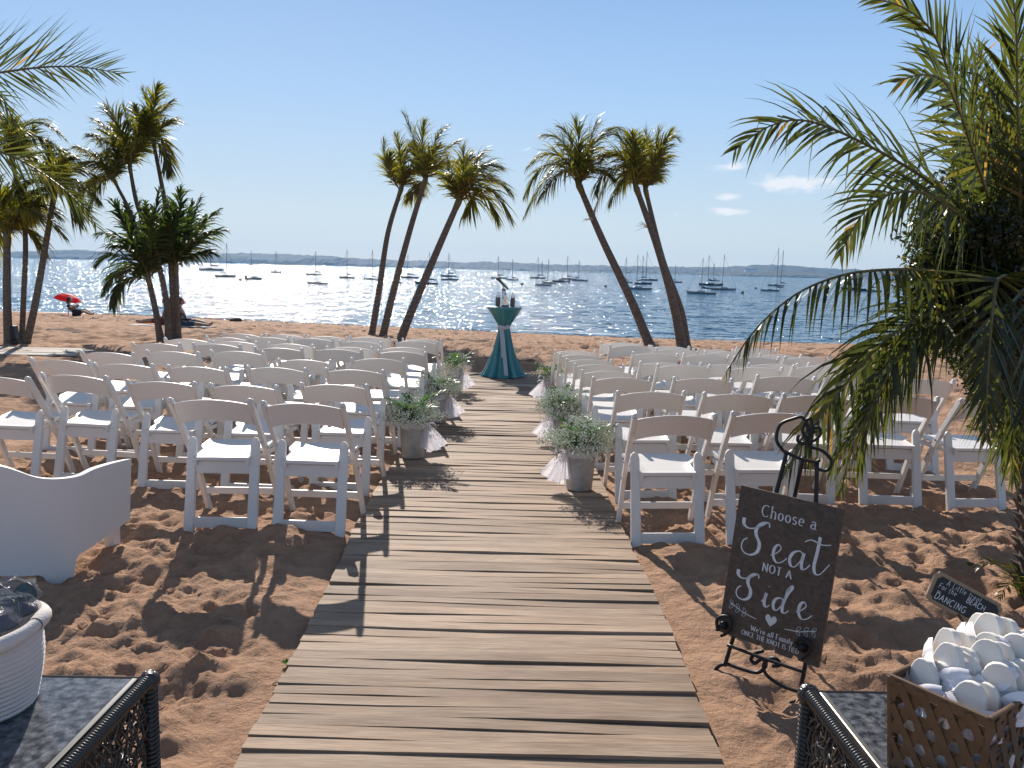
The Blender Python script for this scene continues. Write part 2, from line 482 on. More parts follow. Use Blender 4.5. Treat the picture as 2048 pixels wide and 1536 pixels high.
# ------------------------------------------------------------------ sea
def sea_material():
    m = bpy.data.materials.new('sea_water'); m.use_nodes = True
    t = m.node_tree; b = t.nodes['Principled BSDF']
    b.inputs['Base Color'].default_value = (.018, .12, .22, 1)
    b.inputs['Roughness'].default_value = .085
    b.inputs['IOR'].default_value = 1.34
    tc = t.nodes.new('ShaderNodeTexCoord')
    def noise(scale, sx, sy, rot, detail=3, rough=.55):
        mp = t.nodes.new('ShaderNodeMapping'); mp.inputs['Scale'].default_value = (sx, sy, 1); mp.inputs['Rotation'].default_value = (0, 0, R(rot))
        t.links.new(tc.outputs['Object'], mp.inputs['Vector'])
        n = t.nodes.new('ShaderNodeTexNoise'); n.inputs['Scale'].default_value = scale; n.inputs['Detail'].default_value = detail; n.inputs['Roughness'].default_value = rough
        t.links.new(mp.outputs[0], n.inputs['Vector']); return n.outputs['Fac']
    # wave facets: the normal is tilted by layered noise slopes (so that far water keeps its glitter)
    def slope(scale, sx, sy, rot, amp, detail=2):
        mp = t.nodes.new('ShaderNodeMapping'); mp.inputs['Scale'].default_value = (sx, sy, 1); mp.inputs['Rotation'].default_value = (0, 0, R(rot))
        t.links.new(tc.outputs['Object'], mp.inputs['Vector'])
        n = t.nodes.new('ShaderNodeTexNoise'); n.inputs['Scale'].default_value = scale; n.inputs['Detail'].default_value = detail; n.inputs['Roughness'].default_value = .6
        t.links.new(mp.outputs[0], n.inputs['Vector'])
        v = t.nodes.new('ShaderNodeVectorMath'); v.operation = 'SUBTRACT'; v.inputs[1].default_value = (.5, .5, .5); t.links.new(n.outputs['Color'], v.inputs[0])
        w = t.nodes.new('ShaderNodeVectorMath'); w.operation = 'MULTIPLY'; w.inputs[1].default_value = (amp[0], amp[1], 0); t.links.new(v.outputs[0], w.inputs[0])
        return w.outputs[0]
    acc = None
    for sl in (slope(.45, .5, 1.2, 12, (.60, .80), 1), slope(1.4, .6, 1.1, -8, (2.1, 2.2), 1), slope(4.2, .8, 1.0, 20, (2.9, 2.7), 2)):
        if acc is None: acc = sl
        else:
            ad = t.nodes.new('ShaderNodeVectorMath'); ad.operation = 'ADD'; t.links.new(acc, ad.inputs[0]); t.links.new(sl, ad.inputs[1]); acc = ad.outputs[0]
    ad = t.nodes.new('ShaderNodeVectorMath'); ad.operation = 'ADD'; ad.inputs[1].default_value = (0, 0, 1); t.links.new(acc, ad.inputs[0])
    nm = t.nodes.new('ShaderNodeVectorMath'); nm.operation = 'NORMALIZE'; t.links.new(ad.outputs[0], nm.inputs[0])
    t.links.new(nm.outputs[0], b.inputs['Normal'])
    return m
seaV = [(-9000, 20, SEA_Z), (9000, 20, SEA_Z), (9000, 9000, SEA_Z), (-9000, 9000, SEA_Z)]
sea = link('sea_water', mesh_np('sea_water', seaV, [(0, 1, 2, 3)], sea_material()), kind='structure')

# thin foam and wash where the sea meets the sand
fm = bpy.data.materials.new('sea_foam'); fm.use_nodes = True
fm.node_tree.nodes['Principled BSDF'].inputs['Base Color'].default_value = (.78, .80, .82, 1); fm.node_tree.nodes['Principled BSDF'].inputs['Roughness'].default_value = .5
fx_ = np.arange(-40, 40, .07); V = []; F = []
for row, (off, amp) in enumerate(((.05, .10), (1.6, .35))):
    v0 = len(V)
    w_ = np.clip(vnoise(fx_ * .5, fx_ * 0 + row * 5, 51) + .18 - row * .12 + .5 * vnoise(fx_ * 2.3, fx_ * 0 + row, 52), 0, 1) * (.55 + .3 * row) * np.clip(.75 - fx_ / 30, .15, 1)
    c_ = shore_y(fx_) + off + amp * vnoise(fx_ * .35, fx_ * 0, 53 + row) * 2
    for x_, y_, ww in zip(fx_, c_, w_):
        V.append((x_, y_ - ww * .5, SEA_Z + .012)); V.append((x_, y_ + ww * .5, SEA_Z + .012))
    for i_ in range(len(fx_) - 1):
        if w_[i_] > .03 and w_[i_ + 1] > .03: a_ = v0 + 2 * i_; F.append((a_, a_ + 2, a_ + 3, a_ + 1))
link('sea_foam', mesh_np('sea_foam', V, F, fm), kind='stuff')

# ------------------------------------------------------------------ boardwalk
def wood_material(name, base, dark, light, along='X'):
    m = bpy.data.materials.new(name); m.use_nodes = True
    t = m.node_tree; b = t.nodes['Principled BSDF']
    tc = t.nodes.new('ShaderNodeTexCoord'); oi = t.nodes.new('ShaderNodeObjectInfo')
    off = t.nodes.new('ShaderNodeVectorMath'); off.operation = 'SCALE'; off.inputs['Scale'].default_value = 37
    cx = t.nodes.new('ShaderNodeCombineXYZ'); t.links.new(oi.outputs['Random'], cx.inputs[0]); t.links.new(oi.outputs['Random'], cx.inputs[1]); t.links.new(oi.outputs['Random'], cx.inputs[2])
    t.links.new(cx.outputs[0], off.inputs[0])
    ad = t.nodes.new('ShaderNodeVectorMath'); ad.operation = 'ADD'
    t.links.new(tc.outputs['Object'], ad.inputs[0]); t.links.new(off.outputs[0], ad.inputs[1])
    def noise(sc, mpsc, detail=5, dist=0):
        mp = t.nodes.new('ShaderNodeMapping'); mp.inputs['Scale'].default_value = mpsc
        t.links.new(ad.outputs[0], mp.inputs['Vector'])
        n = t.nodes.new('ShaderNodeTexNoise'); n.inputs['Scale'].default_value = sc; n.inputs['Detail'].default_value = detail; n.inputs['Distortion'].default_value = dist
        t.links.new(mp.outputs[0], n.inputs['Vector']); return n.outputs['Fac']
    def mr(v, a, b2, c=0., d=1.):
        x = t.nodes.new('ShaderNodeMapRange'); x.inputs['From Min'].default_value = a; x.inputs['From Max'].default_value = b2; x.inputs['To Min'].default_value = c; x.inputs['To Max'].default_value = d
        t.links.new(v, x.inputs['Value']); return x.outputs[0]
    def mix(f, a, bb, typ='MIX'):
        x = t.nodes.new('ShaderNodeMix'); x.data_type = 'RGBA'; x.blend_type = typ
        for k, v in (('Factor', f), ('A', a), ('B', bb)):
            if isinstance(v, (int, float)): x.inputs[k].default_value = v
            elif isinstance(v, tuple): x.inputs[k].default_value = (*v, 1)
            else: t.links.new(v, x.inputs[k])
        return x.outputs['Result']
    g1 = noise(1, (3.5, 34, 34), 6, .9); g2 = noise(1, (16, 150, 150), 4, .3); g3 = noise(1, (4, 9, 9), 3, .4)
    col = mix(mr(g1, .32, .68), base, dark)
    col = mix(mr(g3, .42, .7, 0, .5), col, light)
    col = mix(mr(g2, .48, .66, 0, .6), col, dark)
    v = mr(oi.outputs['Random'], 0, 1, .74, 1.16)
    col = mix(1.0, col, v, 'MULTIPLY')
    t.links.new(col, b.inputs['Base Color'])
    b.inputs['Roughness'].default_value = .72
    b.inputs['Specular IOR Level'].default_value = .2
    bp = t.nodes.new('ShaderNodeBump'); bp.inputs['Strength'].default_value = .5; bp.inputs['Distance'].default_value = .003
    s = t.nodes.new('ShaderNodeMath'); s.operation = 'ADD'; t.links.new(g1, s.inputs[0]); t.links.new(g2, s.inputs[1])
    t.links.new(s.outputs[0], bp.inputs['Height']); t.links.new(bp.outputs[0], b.inputs['Normal'])
    return m
plank_mat = wood_material('weathered_plank', (.41, .285, .196), (.25, .168, .113), (.50, .375, .275))
walk = bpy.data.objects.new('boardwalk', None); C.objects.link(walk); walk['kind'] = 'structure'
prng = random.Random(11)
YEND = ground(1010, 752).y + .1
y = 1.9; i = 0
pmesh = []
for k in range(6):
    mb = MB(); pr = random.Random(k)
    n = 4; W = .5; V = []; F = []
    # a slightly bowed and twisted board, 1 m long, scaled per plank
    for i_ in range(n + 1):
        u = i_ / n - .5
        bow = .004 * math.sin(u * 5 + k); tw = .003 * math.sin(u * 4 + 2 * k)
        for (yy, zz) in ((-.5, -1), (.5, -1), (.5, 0), (-.5, 0)):
            V.append((u, yy * .066 + bow * .6, zz * .022 + bow + tw * yy))
    for i_ in range(n):
        a_ = i_ * 4; b_ = a_ + 4
        F += [(a_, a_ + 1, b_ + 1, b_), (a_ + 1, a_ + 2, b_ + 2, b_ + 1), (a_ + 2, a_ + 3, b_ + 3, b_ + 2), (a_ + 3, a_, b_, b_ + 3)]
    F += [(3, 2, 1, 0), (n * 4, n * 4 + 1, n * 4 + 2, n * 4 + 3)]
    me_ = mb.add(V, F).mesh('plank', plank_mat); pmesh.append(me_)
skew = math.atan(.0035)
while y < YEND:
    w = prng.choice((.066, .066, .068, .064)); gap = prng.choice((.002, .003, .003, .004, .007))
    xl, xr = XL(y) + prng.gauss(0, .0035), XR(y) + prng.gauss(0, .0035)
    zc = float(base_z((xl + xr) / 2, y)) + .022 + prng.gauss(0, .0025)
    me_ = pmesh[prng.randrange(6)]
    o = link('plank', me_, walk, ((xl + xr) / 2, y + w / 2, zc))
    o.scale = (xr - xl, w / .066, 1)
    o.rotation_euler = (-.008 + prng.gauss(0, .016), prng.gauss(0, .0015), prng.gauss(0, .0018))
    y += w + gap
for s in (.12, .5, .88):
    MB().bar((XL(1.9) + s * (XR(1.9) - XL(1.9)), 1.9, -.035 + float(base_z(0, 1.9))), (XL(YEND) + s * (XR(YEND) - XL(YEND)), YEND, float(base_z(0, YEND)) - .04), .045, .06).build('bearer', plank_mat, walk)
# side walk beyond the left chairs
side = bpy.data.objects.new('side_walk', None); C.objects.link(side); side['kind'] = 'structure'
side_mat = wood_material('pale_plank', (.50, .44, .37), (.36, .30, .25), (.58, .52, .46))
pA, pB = ground(-420, 690), ground(175, 702)       # far edge
pC = ground(178, 717)
dirv = Vector((pB.x - pA.x, pB.y - pA.y, 0)).normalized(); perp = Vector((dirv.y, -dirv.x, 0))
wid = abs((pC - pB).dot(perp)); nb = 7; bw = wid / nb
Lw = 9.0
for k in range(nb):
    c = Vector((pB.x, pB.y, 0)) + perp * (bw * (k + .5)) - dirv * (Lw / 2 - .25 * (k % 2))
    mb = MB(); mb.box((0, 0, 0), (Lw, bw - .012, .03), bev=0)
    o = mb.build('plank', side_mat, side, loc=(c.x, c.y, float(base_z(c.x, c.y)) + .030 + prng.gauss(0, .003)))
    sl = float(base_z(c.x + dirv.x * 3, c.y + dirv.y * 3) - base_z(c.x - dirv.x * 3, c.y - dirv.y * 3)) / 6
    o.rotation_euler = (0, -math.atan(sl), math.atan2(dirv.y, dirv.x) + prng.gauss(0, .002))

# ------------------------------------------------------------------ far shore
def hill_material():
    m = bpy.data.materials.new('wooded_hills'); m.use_nodes = True
    t = m.node_tree; b = t.nodes['Principled BSDF']; b.inputs['Roughness'].default_value = .95
    tc = t.nodes.new('ShaderNodeTexCoord'); n = t.nodes.new('ShaderNodeTexNoise'); n.inputs['Scale'].default_value = .035; n.inputs['Detail'].default_value = 6
    t.links.new(tc.outputs['Object'], n.inputs['Vector'])
    cr = t.nodes.new('ShaderNodeValToRGB'); cr.color_ramp.elements[0].position = .35; cr.color_ramp.elements[0].color = (.010, .022, .024, 1)
    cr.color_ramp.elements[1].position = .65; cr.color_ramp.elements[1].color = (.022, .040, .034, 1)
    t.links.new(n.outputs['Fac'], cr.inputs[0]); t.links.new(cr.outputs[0], b.inputs['Base Color'])
    return m
hill_mat = hill_material()
# (pixel x, pixel y of the tree line) sampled along the photo's far ridges
RIDGE = [(-900, 492), (-400, 496), (20, 505), (110, 503), (170, 500), (230, 504), (300, 508), (380, 507), (430, 506), (490, 506), (540, 508), (620, 510), (680, 514), (730, 517), (800, 520), (870, 522), (930, 525),
         (970, 524), (1010, 525), (1090, 528), (1180, 530), (1240, 532), (1330, 533), (1420, 534), (1490, 532), (1540, 529), (1590, 531), (1640, 536), (1720, 539), (1800, 542), (2000, 548), (2300, 552), (2900, 566)]
SHORE = [(-900, 490), (0, 512), (620, 530), (1000, 545), (1200, 549), (1640, 557), (2000, 566), (2900, 590)]
def hills(name, D0, xs, top_px, depth, seed, lowz=-2.4, k=1.0):
    """a wooded ridge seen along its top line; heights come from the pixel line at distance D0"""
    P = []
    for px, py in top_px:
        p = at_y(px, py, D0 + depth * .45); P.append((p.x, p.z))
    PX = np.array([p[0] for p in P]); PZ = np.array([p[1] for p in P])
    X = np.arange(PX[0], PX[-1], 9.0)
    prof = [(0, 0), (.02, .10), (.08, .35), (.2, .62), (.32, .85), (.45, 1.0), (.7, .8), (1, .35)]
    rows = []
    for j, (u, h) in enumerate(prof):
        Y = np.full_like(X, D0 + depth * u) + (vnoise(X * .004, X * 0 + seed, seed) * 260 if u < 1 else 0)
        crown = vnoise(X * .055, X * 0 + j * 7.3 + seed, seed + j) * 5.0 + vnoise(X * .11, X * 0 + j * 3.1, seed + 30 + j) * 4.5
        base = np.interp(X, PX, PZ)
        Zr = lowz + (base - lowz) * k * (h + (.12 * vnoise(X * .01, X * 0 + j, seed + 9) if 0 < u < .4 else 0)) + crown * (1 if h > 0.05 else 0)
        rows.append(np.stack([X, Y, Zr], -1))
    V = np.concatenate(rows); n = len(X); F = []
    for j in range(len(prof) - 1):
        for i in range(n - 1):
            a = j * n + i; F.append((a, a + 1, a + n + 1, a + n))
    return link(name, mesh_np(name, V, F, hill_mat), kind='structure')
hills('far_hills', 2850, None, RIDGE, 420, 3)
low = [(x, y + 15 + 3 * math.sin(x * .011) + (-4 if 1000 < x < 1500 else 0)) for x, y in RIDGE if x > 700]
hills('wooded_point', 2350, None, low, 300, 11)

# ------------------------------------------------------------------ folding chairs
white_resin = pmat('white_resin', (.74, .705, .665), .42, noise=(9, .35, (.66, .62, .575)), bump=(60, .08, .002))
grey_steel = pmat('grey_steel', (.35, .35, .36), .4, metal=.8)
def rounded_back():
    """curved top slat between the posts, bowed backwards"""
    V = []; F = []; n = 14; W = .212; th = .018
    for i in range(n + 1):
        u = -1 + 2 * i / n; x = u * W
        zt = .772 + .030 * (1 - u * u); zb = .650 + .026 * (1 - u * u) - .012 * abs(u) ** 3
        for z, yoff in ((zb, .0), (zt, .0)):
            yb = -.262 * 0 - ((z) - .0) * 0
            y = -.215 - (z - .70) * .55 - .020 * (1 - u * u)
            V.append((x, y - th / 2, z)); V.append((x, y + th / 2, z))
    for i in range(n):
        a = i * 4; b = a + 4
        F += [(a, b, b + 2, a + 2), (a + 1, a + 3, b + 3, b + 1), (a + 2, b + 2, b + 3, a + 3), (a, a + 1, b + 1, b)]
    F += [(0, 2, 3, 1), (n * 4, n * 4 + 1, n * 4 + 3, n * 4 + 2)]
    return V, F
def make_chair():
    t = thing('folding_chair', '', 'folding chair', group='white folding chairs set out in rows')
    for s in (-1, 1):   # long rear-leaning posts: front foot up to the back
        mb = MB()
        pts = [(.225 * s, .215, 0), (.225 * s, .06, .32), (.225 * s, -.085, .55), (.225 * s, -.262, .79)]
        for i in range(3):
            mb.bar(pts[i], pts[i + 1], .026, .042 if i < 2 else .040, up=(0, 1, 0))
        mb.ball((.225 * s, -.268, .796), .017, 8, 6, (1, 1.1, .8))
        mb.build('post', white_resin, t, smooth=40, bevel=.004)
    for s in (-1, 1):   # short rear legs with rounded tops
        mb = MB()
        o = [(-.030, 0), (.030, 0), (.026, .52), (.020, .545), (.008, .560), (-.006, .560), (-.018, .548), (-.025, .52)]
        M = Matrix.Translation((.185 * s, -.205, 0)) @ Matrix.Rotation(R(-13), 4, 'X')
        mb.prism([(x, z) for x, z in o], M, .030)
        mb.build('leg', white_resin, t, smooth=40, bevel=.005)
    def rail(z, y, w, h, th=.02, name='rail'):
        MB().box((0, y, z), (w, th, h)).build(name, white_resin, t, bevel=.004)
    rail(.062, -.205 + .062 * .23, .35, .062, name='lower_rail')
    rail(.375, -.205 + .375 * .23, .35, .075, name='rail')
    rail(.16, .138, .43, .042, name='front_rail')
    V, F = rounded_back(); MB().add(V, F).build('backrest', white_resin, t, smooth=40, bevel=.003)
    # seat: dished moulded panel with a lip
    V = []; F = []; nu, nv = 12, 10
    for j in range(nv + 1):
        v = j / nv
        for i in range(nu + 1):
            u = -1 + 2 * i / nu
            w = .163 if v < .42 else .163 + .042 * min(1, (v - .42) / .12)
            x = u * w; y = -.150 + .400 * v
            e = max(abs(u), abs(2 * v - 1))
            z = .440 + .035 * v - .012 * (1 - max(0, (e - .78) / .22) ** 2 if e > .78 else 1) - .016 * max(0, (v - .88) / .12) ** 2
            V.append((x, y, z))
    n1 = len(V)
    V += [(x, y, z - .020) for (x, y, z) in V]
    for j in range(nv):
        for i in range(nu):
            a = j * (nu + 1) + i; b = a + nu + 1
            F.append((a, a + 1, b + 1, b)); F.append((a + n1, b + n1, b + 1 + n1, a + 1 + n1))
    for i in range(nu):
        F.append((i + 1, i, i + n1, i + 1 + n1)); q = nv * (nu + 1) + i; F.append((q, q + 1, q + 1 + n1, q + n1))
    for j in range(nv):
        a = j * (nu + 1); b = a + nu + 1
        F.append((a, b, b + n1, a + n1)); a += nu; b += nu; F.append((b, a, a + n1, b + n1))
    MB().add(V, F).build('seat', white_resin, t, smooth=35)
    for s in (-1, 1):   # seat side rails under the seat
        MB().bar((.150 * s, -.15, .405), (.198 * s, .20, .415), .016, .03).build('seat_rail', white_resin, t)
    for s in (-1, 1):
        for (y, z) in ((-.035, .475), (.035, .36)):
            MB().tube([(.237 * s, y, z), (.242 * s, y, z)], .008, 6).build("bolt", grey_steel, t)
    return t
ROWS_PX = {  # per row: back-top pixels, aisle outwards
 'left': [[(612, 801), (427, 798)],
          [(677, 757), (493, 757), (319, 748), (148, 744), (-10, 748)],
          [(714, 729), (551, 734), (393, 725), (249, 718), (115, 714)],
          [(757, 712), (614, 715), (474, 707), (345, 703), (215, 696)],
          [(800, 697), (673, 696), (556, 689), (430, 688), (315, 686)],
          [(809, 689), (701, 688), (582, 682), (476, 681), (371, 677)],
          [(830, 679), (722, 679), (629, 671), (537, 672), (450, 670)],
          [(844, 673), (740, 671), (654, 666), (570, 665), (484, 660)]],
 'right': [[(1353, 823), (1551, 825)],
          [(1304, 775), (1472, 786), (1632, 784), (1812, 788), (1985, 790)],
          [(1244, 742), (1406, 751), (1571, 752), (1712, 753), (1851, 753)],
          [(1219, 724), (1368, 730), (1511, 737), (1638, 738), (1762, 742)],
          [(1200, 709), (1328, 715), (1450, 724), (1545, 727), (1667, 725)],
          [(1180, 698), (1308, 703), (1412, 709), (1510, 709), (1612, 713)],
          [(1159, 687), (1262, 690), (1356, 698), (1456, 699), (1556, 704)],
          [(1147, 682), (1245, 687), (1338, 688), (1425, 690), (1512, 692)]]}
ordw = ['front', 'second', 'third', 'fourth', 'fifth', 'sixth', 'seventh', 'eighth']
chair0 = make_chair()
crng = random.Random(3)
first = True
def chair_depth(px, py):
    """distance at which a point .80 above the sand is seen at this pixel"""
    d = ray(px, py); Y = 3.0
    for _ in range(30):
        p = CP + d * (Y / d.y)
        hz = float(base_z(p.x, p.y)) + .80
        Y = Y * (CAM_H - hz) / max(1e-3, (CAM_H - p.z)) if CAM_H - p.z > 0 else Y
    return Y
CH = []
for side, rows in ROWS_PX.items():
    for ri, row in enumerate(rows):
        Ys = [chair_depth(px, py) for px, py in row]
        k = sum(Ys) / len(Ys)
        for ci, (px, py) in enumerate(row):
            Y = 0.35 * Ys[ci] + 0.65 * k
            p = at_y(px, py, Y)
            nrow = len(rows) - 1 - ri
            rz = crng.uniform(-.05, .05)
            if side == 'left':
                rz += -0.03
                who = ['on the aisle', 'next to the aisle one', 'in the middle', 'next to the outer end', 'at the outer end'][ci] if len(row) == 5 else ['on the aisle', 'beside the aisle one'][ci]
            else:
                rz += 0.03
                who = ['on the aisle', 'next to the aisle one', 'in the middle', 'next to the outer end', 'at the outer end'][ci] if len(row) == 5 else ['on the aisle', 'behind the easel'][ci]
            rown = {0: 'nearest row of two', 1: 'second row from the camera', 7: 'row nearest the sea', 6: 'second row from the sea', 5: 'third row from the sea', 2: 'third row from the camera', 3: 'fourth row from the camera', 4: 'fourth row from the sea'}[ri]
            lab = 'white folding chair %s, %s, %s block' % (who, rown, side)
            x, y = p.x, Y + .268
            zf = [gz(x + a, y + b) for a, b in ((-.2, -.2), (.2, -.2), (-.2, .2), (.2, .2))]
            z = sum(zf) / 4 * .5 + min(zf) * .5 - .012
            CH.append((x, y))
            tilt = (R(crng.uniform(-1.5, 1.5)), R(crng.uniform(-1.2, 1.2)))
            if first:
                o = chair0; o.location = (x, y, z); o['label'] = lab; first = False
            else:
                o = dup(chair0, (x, y, z), rz, lab)
            o.rotation_euler = (tilt[0], tilt[1], rz)

# ------------------------------------------------------------------ palms
def leaf_material(name, c1, c2, trans, rough=.42):
    m = bpy.data.materials.new(name); m.use_nodes = True
    t = m.node_tree; b = t.nodes['Principled BSDF']
    g = t.nodes.new('ShaderNodeNewGeometry')
    cr = t.nodes.new('ShaderNodeValToRGB')
    cr.color_ramp.elements[0].color = (*c1, 1); cr.color_ramp.elements[1].color = (*c2, 1)
    e = cr.color_ramp.elements.new(.93); e.color = (*c2, 1)
    cr.color_ramp.elements[-1].color = (.22, .15, .06, 1)
    t.links.new(g.outputs['Random Per Island'], cr.inputs[0])
    t.links.new(cr.outputs[0], b.inputs['Base Color'])
    b.inputs['Roughness'].default_value = rough
    b.inputs['Specular IOR Level'].default_value = .5
    tr = t.nodes.new('ShaderNodeBsdfTranslucent')
    mul = t.nodes.new('ShaderNodeMix'); mul.data_type = 'RGBA'; mul.blend_type = 'MULTIPLY'; mul.inputs['Factor'].default_value = 1
    t.links.new(cr.outputs[0], mul.inputs['A']); mul.inputs['B'].default_value = (*trans, 1)
    t.links.new(mul.outputs['Result'], tr.inputs['Color'])
    ms = t.nodes.new('ShaderNodeMixShader'); ms.inputs[0].default_value = .55
    out = t.nodes['Material Output']
    t.links.new(b.outputs[0], ms.inputs[1]); t.links.new(tr.outputs[0], ms.inputs[2]); t.links.new(ms.outputs[0], out.inputs['Surface'])
    return m
palm_leaf = leaf_material('palm_leaf', (.042, .058, .016), (.115, .118, .028), (3.7, 3.1, .9))
date_leaf = leaf_material('date_palm_leaf', (.024, .038, .015), (.052, .066, .020), (2.6, 2.2, .8), .28)
dark_leaf = leaf_material('clump_palm_leaf', (.020, .036, .012), (.050, .075, .020), (2.2, 2.2, .9))
bush_leaf = leaf_material('bush_leaf', (.014, .022, .008), (.032, .045, .014), (1.4, 1.4, .7), .3)
fern_leaf = leaf_material('fern_leaf', (.035, .075, .030), (.06, .12, .045), (1.8, 2.0, .9), .35)
stalk_mat = pmat('frond_stalk', (.10, .095, .03), .5, noise=(6, .6, (.16, .11, .05)))
trunk_mat = pmat('palm_trunk', (.115, .085, .065), .85, noise=(14, .8, (.20, .165, .13)), bump=(40, .8, .02))
tw = trunk_mat.node_tree
_w = tw.nodes.new('ShaderNodeTexWave'); _w.bands_direction = 'Z'; _w.inputs['Scale'].default_value = 3.2; _w.inputs['Distortion'].default_value = 1.5
_tc = tw.nodes.new('ShaderNodeTexCoord'); tw.links.new(_tc.outputs['Object'], _w.inputs['Vector'])
_b = tw.nodes.new('ShaderNodeBump'); _b.inputs['Strength'].default_value = .9; _b.inputs['Distance'].default_value = .035
tw.links.new(_w.outputs['Fac'], _b.inputs['Height'])
_pb = tw.nodes['Principled BSDF']; _b2 = [n for n in tw.nodes if n.type == 'BUMP' and n != _b][0]
tw.links.new(_b.outputs[0], _b2.inputs['Normal'])
scaly_mat = pmat('scaly_trunk', (.075, .055, .04), .9, noise=(20, .8, (.15, .115, .085)), bump=(60, .7, .01))

def frond_mesh(spine, leaf_len, n, leaf_w, droop, ang=(70, 25), lift=.15, rr=.012, seed=0, mat=None, side_vec=None, ragged=.12, hang=0., start=.12, plume=.0, blow=(0, 0, 0), segs=3, kink=.0):
    """a feather leaf: spine = 3D points base->tip; leaflets are thin tapered strips on both sides"""
    rg = random.Random(seed)
    S = [Vector(p) for p in spine]
    L = [0]
    for i in range(1, len(S)): L.append(L[-1] + (S[i] - S[i - 1]).length)
    tot = L[-1]
    def at(t):
        d = t * tot
        for i in range(1, len(S)):
            if d <= L[i] + 1e-9:
                f = (d - L[i - 1]) / max(1e-9, L[i] - L[i - 1]); return S[i - 1].lerp(S[i], f), (S[i] - S[i - 1]).normalized()
        return S[-1], (S[-1] - S[-2]).normalized()
    mb = MB(); stalk = MB()
    stalk.tube(S, [rr * (1 - .8 * i / (len(S) - 1)) for i in range(len(S))], 5)
    Z = Vector((0, 0, 1)); G = Vector((0, 0, -1)); B = Vector(blow)
    for k in range(n):
        t = start + (1 - start) * (k + .5) / n
        u = (t - start) / (1 - start)
        prof = (math.sin(PI * min(1, (u * .86 + .10))) ** .7) * (1 - .25 * u)
        for s in (-1, 1):
            if rg.random() < .03: continue
            p, T = at(min(1, max(0, t + rg.uniform(-.3, .3) / n)))
            sv = side_vec if side_vec is not None else T.cross(Z)
            sv = Vector(sv)
            if sv.length < .15: sv = T.cross(Vector((0, 1, 0)))
            sv = (sv - T * sv.dot(T)).normalized()
            N = sv.cross(T).normalized()
            if N.z < 0: N = -N
            a = R(ang[0] + (ang[1] - ang[0]) * u + rg.gauss(0, 5))
            pl = rg.uniform(-plume, plume)
            d = T * math.cos(a) + (sv * s * math.cos(pl) + N * math.sin(pl)) * math.sin(a) + N * (lift + rg.gauss(0, .06))
            d.normalize()
            ll = leaf_len * prof * (1 + rg.gauss(0, ragged)); w = leaf_w * (.55 + .45 * prof) * rg.uniform(.8, 1.15)
            dr = droop * rg.uniform(.7, 1.3)
            wv = d.cross(N).normalized()
            # tilt the blade a little so it catches the light
            wv = (wv + N * rg.uniform(-.5, .5)).normalized()
            pts = []; q = p.copy(); dd = d.copy(); kk = rg.random() < kink; ks = rg.uniform(.25, .7)
            for j in range(segs + 1):
                f = j / segs
                if j:
                    dd = (dd + G * (dr * 2 / segs * (hang + f)) + B * (f * .5)).normalized()
                    if kk and f > ks: dd = (dd * .3 + G).normalized()
                    q = q + dd * ll / segs
                pts.append(q.copy())
            V = []; F = []
            for j, q in enumerate(pts):
                ww = w * (.55, 1.0, .72, .35, .1)[j] if segs == 4 else w * (.6, 1.0, .62, 0.0)[j]
                if j == segs: V.append(q)
                else: V += [q - wv * ww / 2, q + wv * ww / 2]
            for j in range(segs - 1): F.append((2 * j, 2 * j + 1, 2 * j + 3, 2 * j + 2))
            F.append((2 * segs - 2, 2 * segs - 1, 2 * segs))
            mb.add(V, F)
    me = mb.mesh('frond', mat or palm_leaf)
    return me, stalk
def add_frond(parent, spine, origin=None, **kw):
    o0 = Vector(origin) if origin is not None else Vector(parent.location)
    sp = [Vector(p) - o0 for p in spine]
    me, st = frond_mesh(sp, **kw)
    o = link('frond', me, parent)
    st.build('stalk', stalk_mat, o)
    return o
def quad3(a, b, c, n=10):
    """curve from a through b (near the middle) to c"""
    a, b, c = Vector(a), Vector(b), Vector(c)
    h = b * 2 - (a + c) * .5
    return [a * (1 - t) ** 2 + h * 2 * t * (1 - t) + c * t * t for t in [i / n for i in range(n + 1)]]
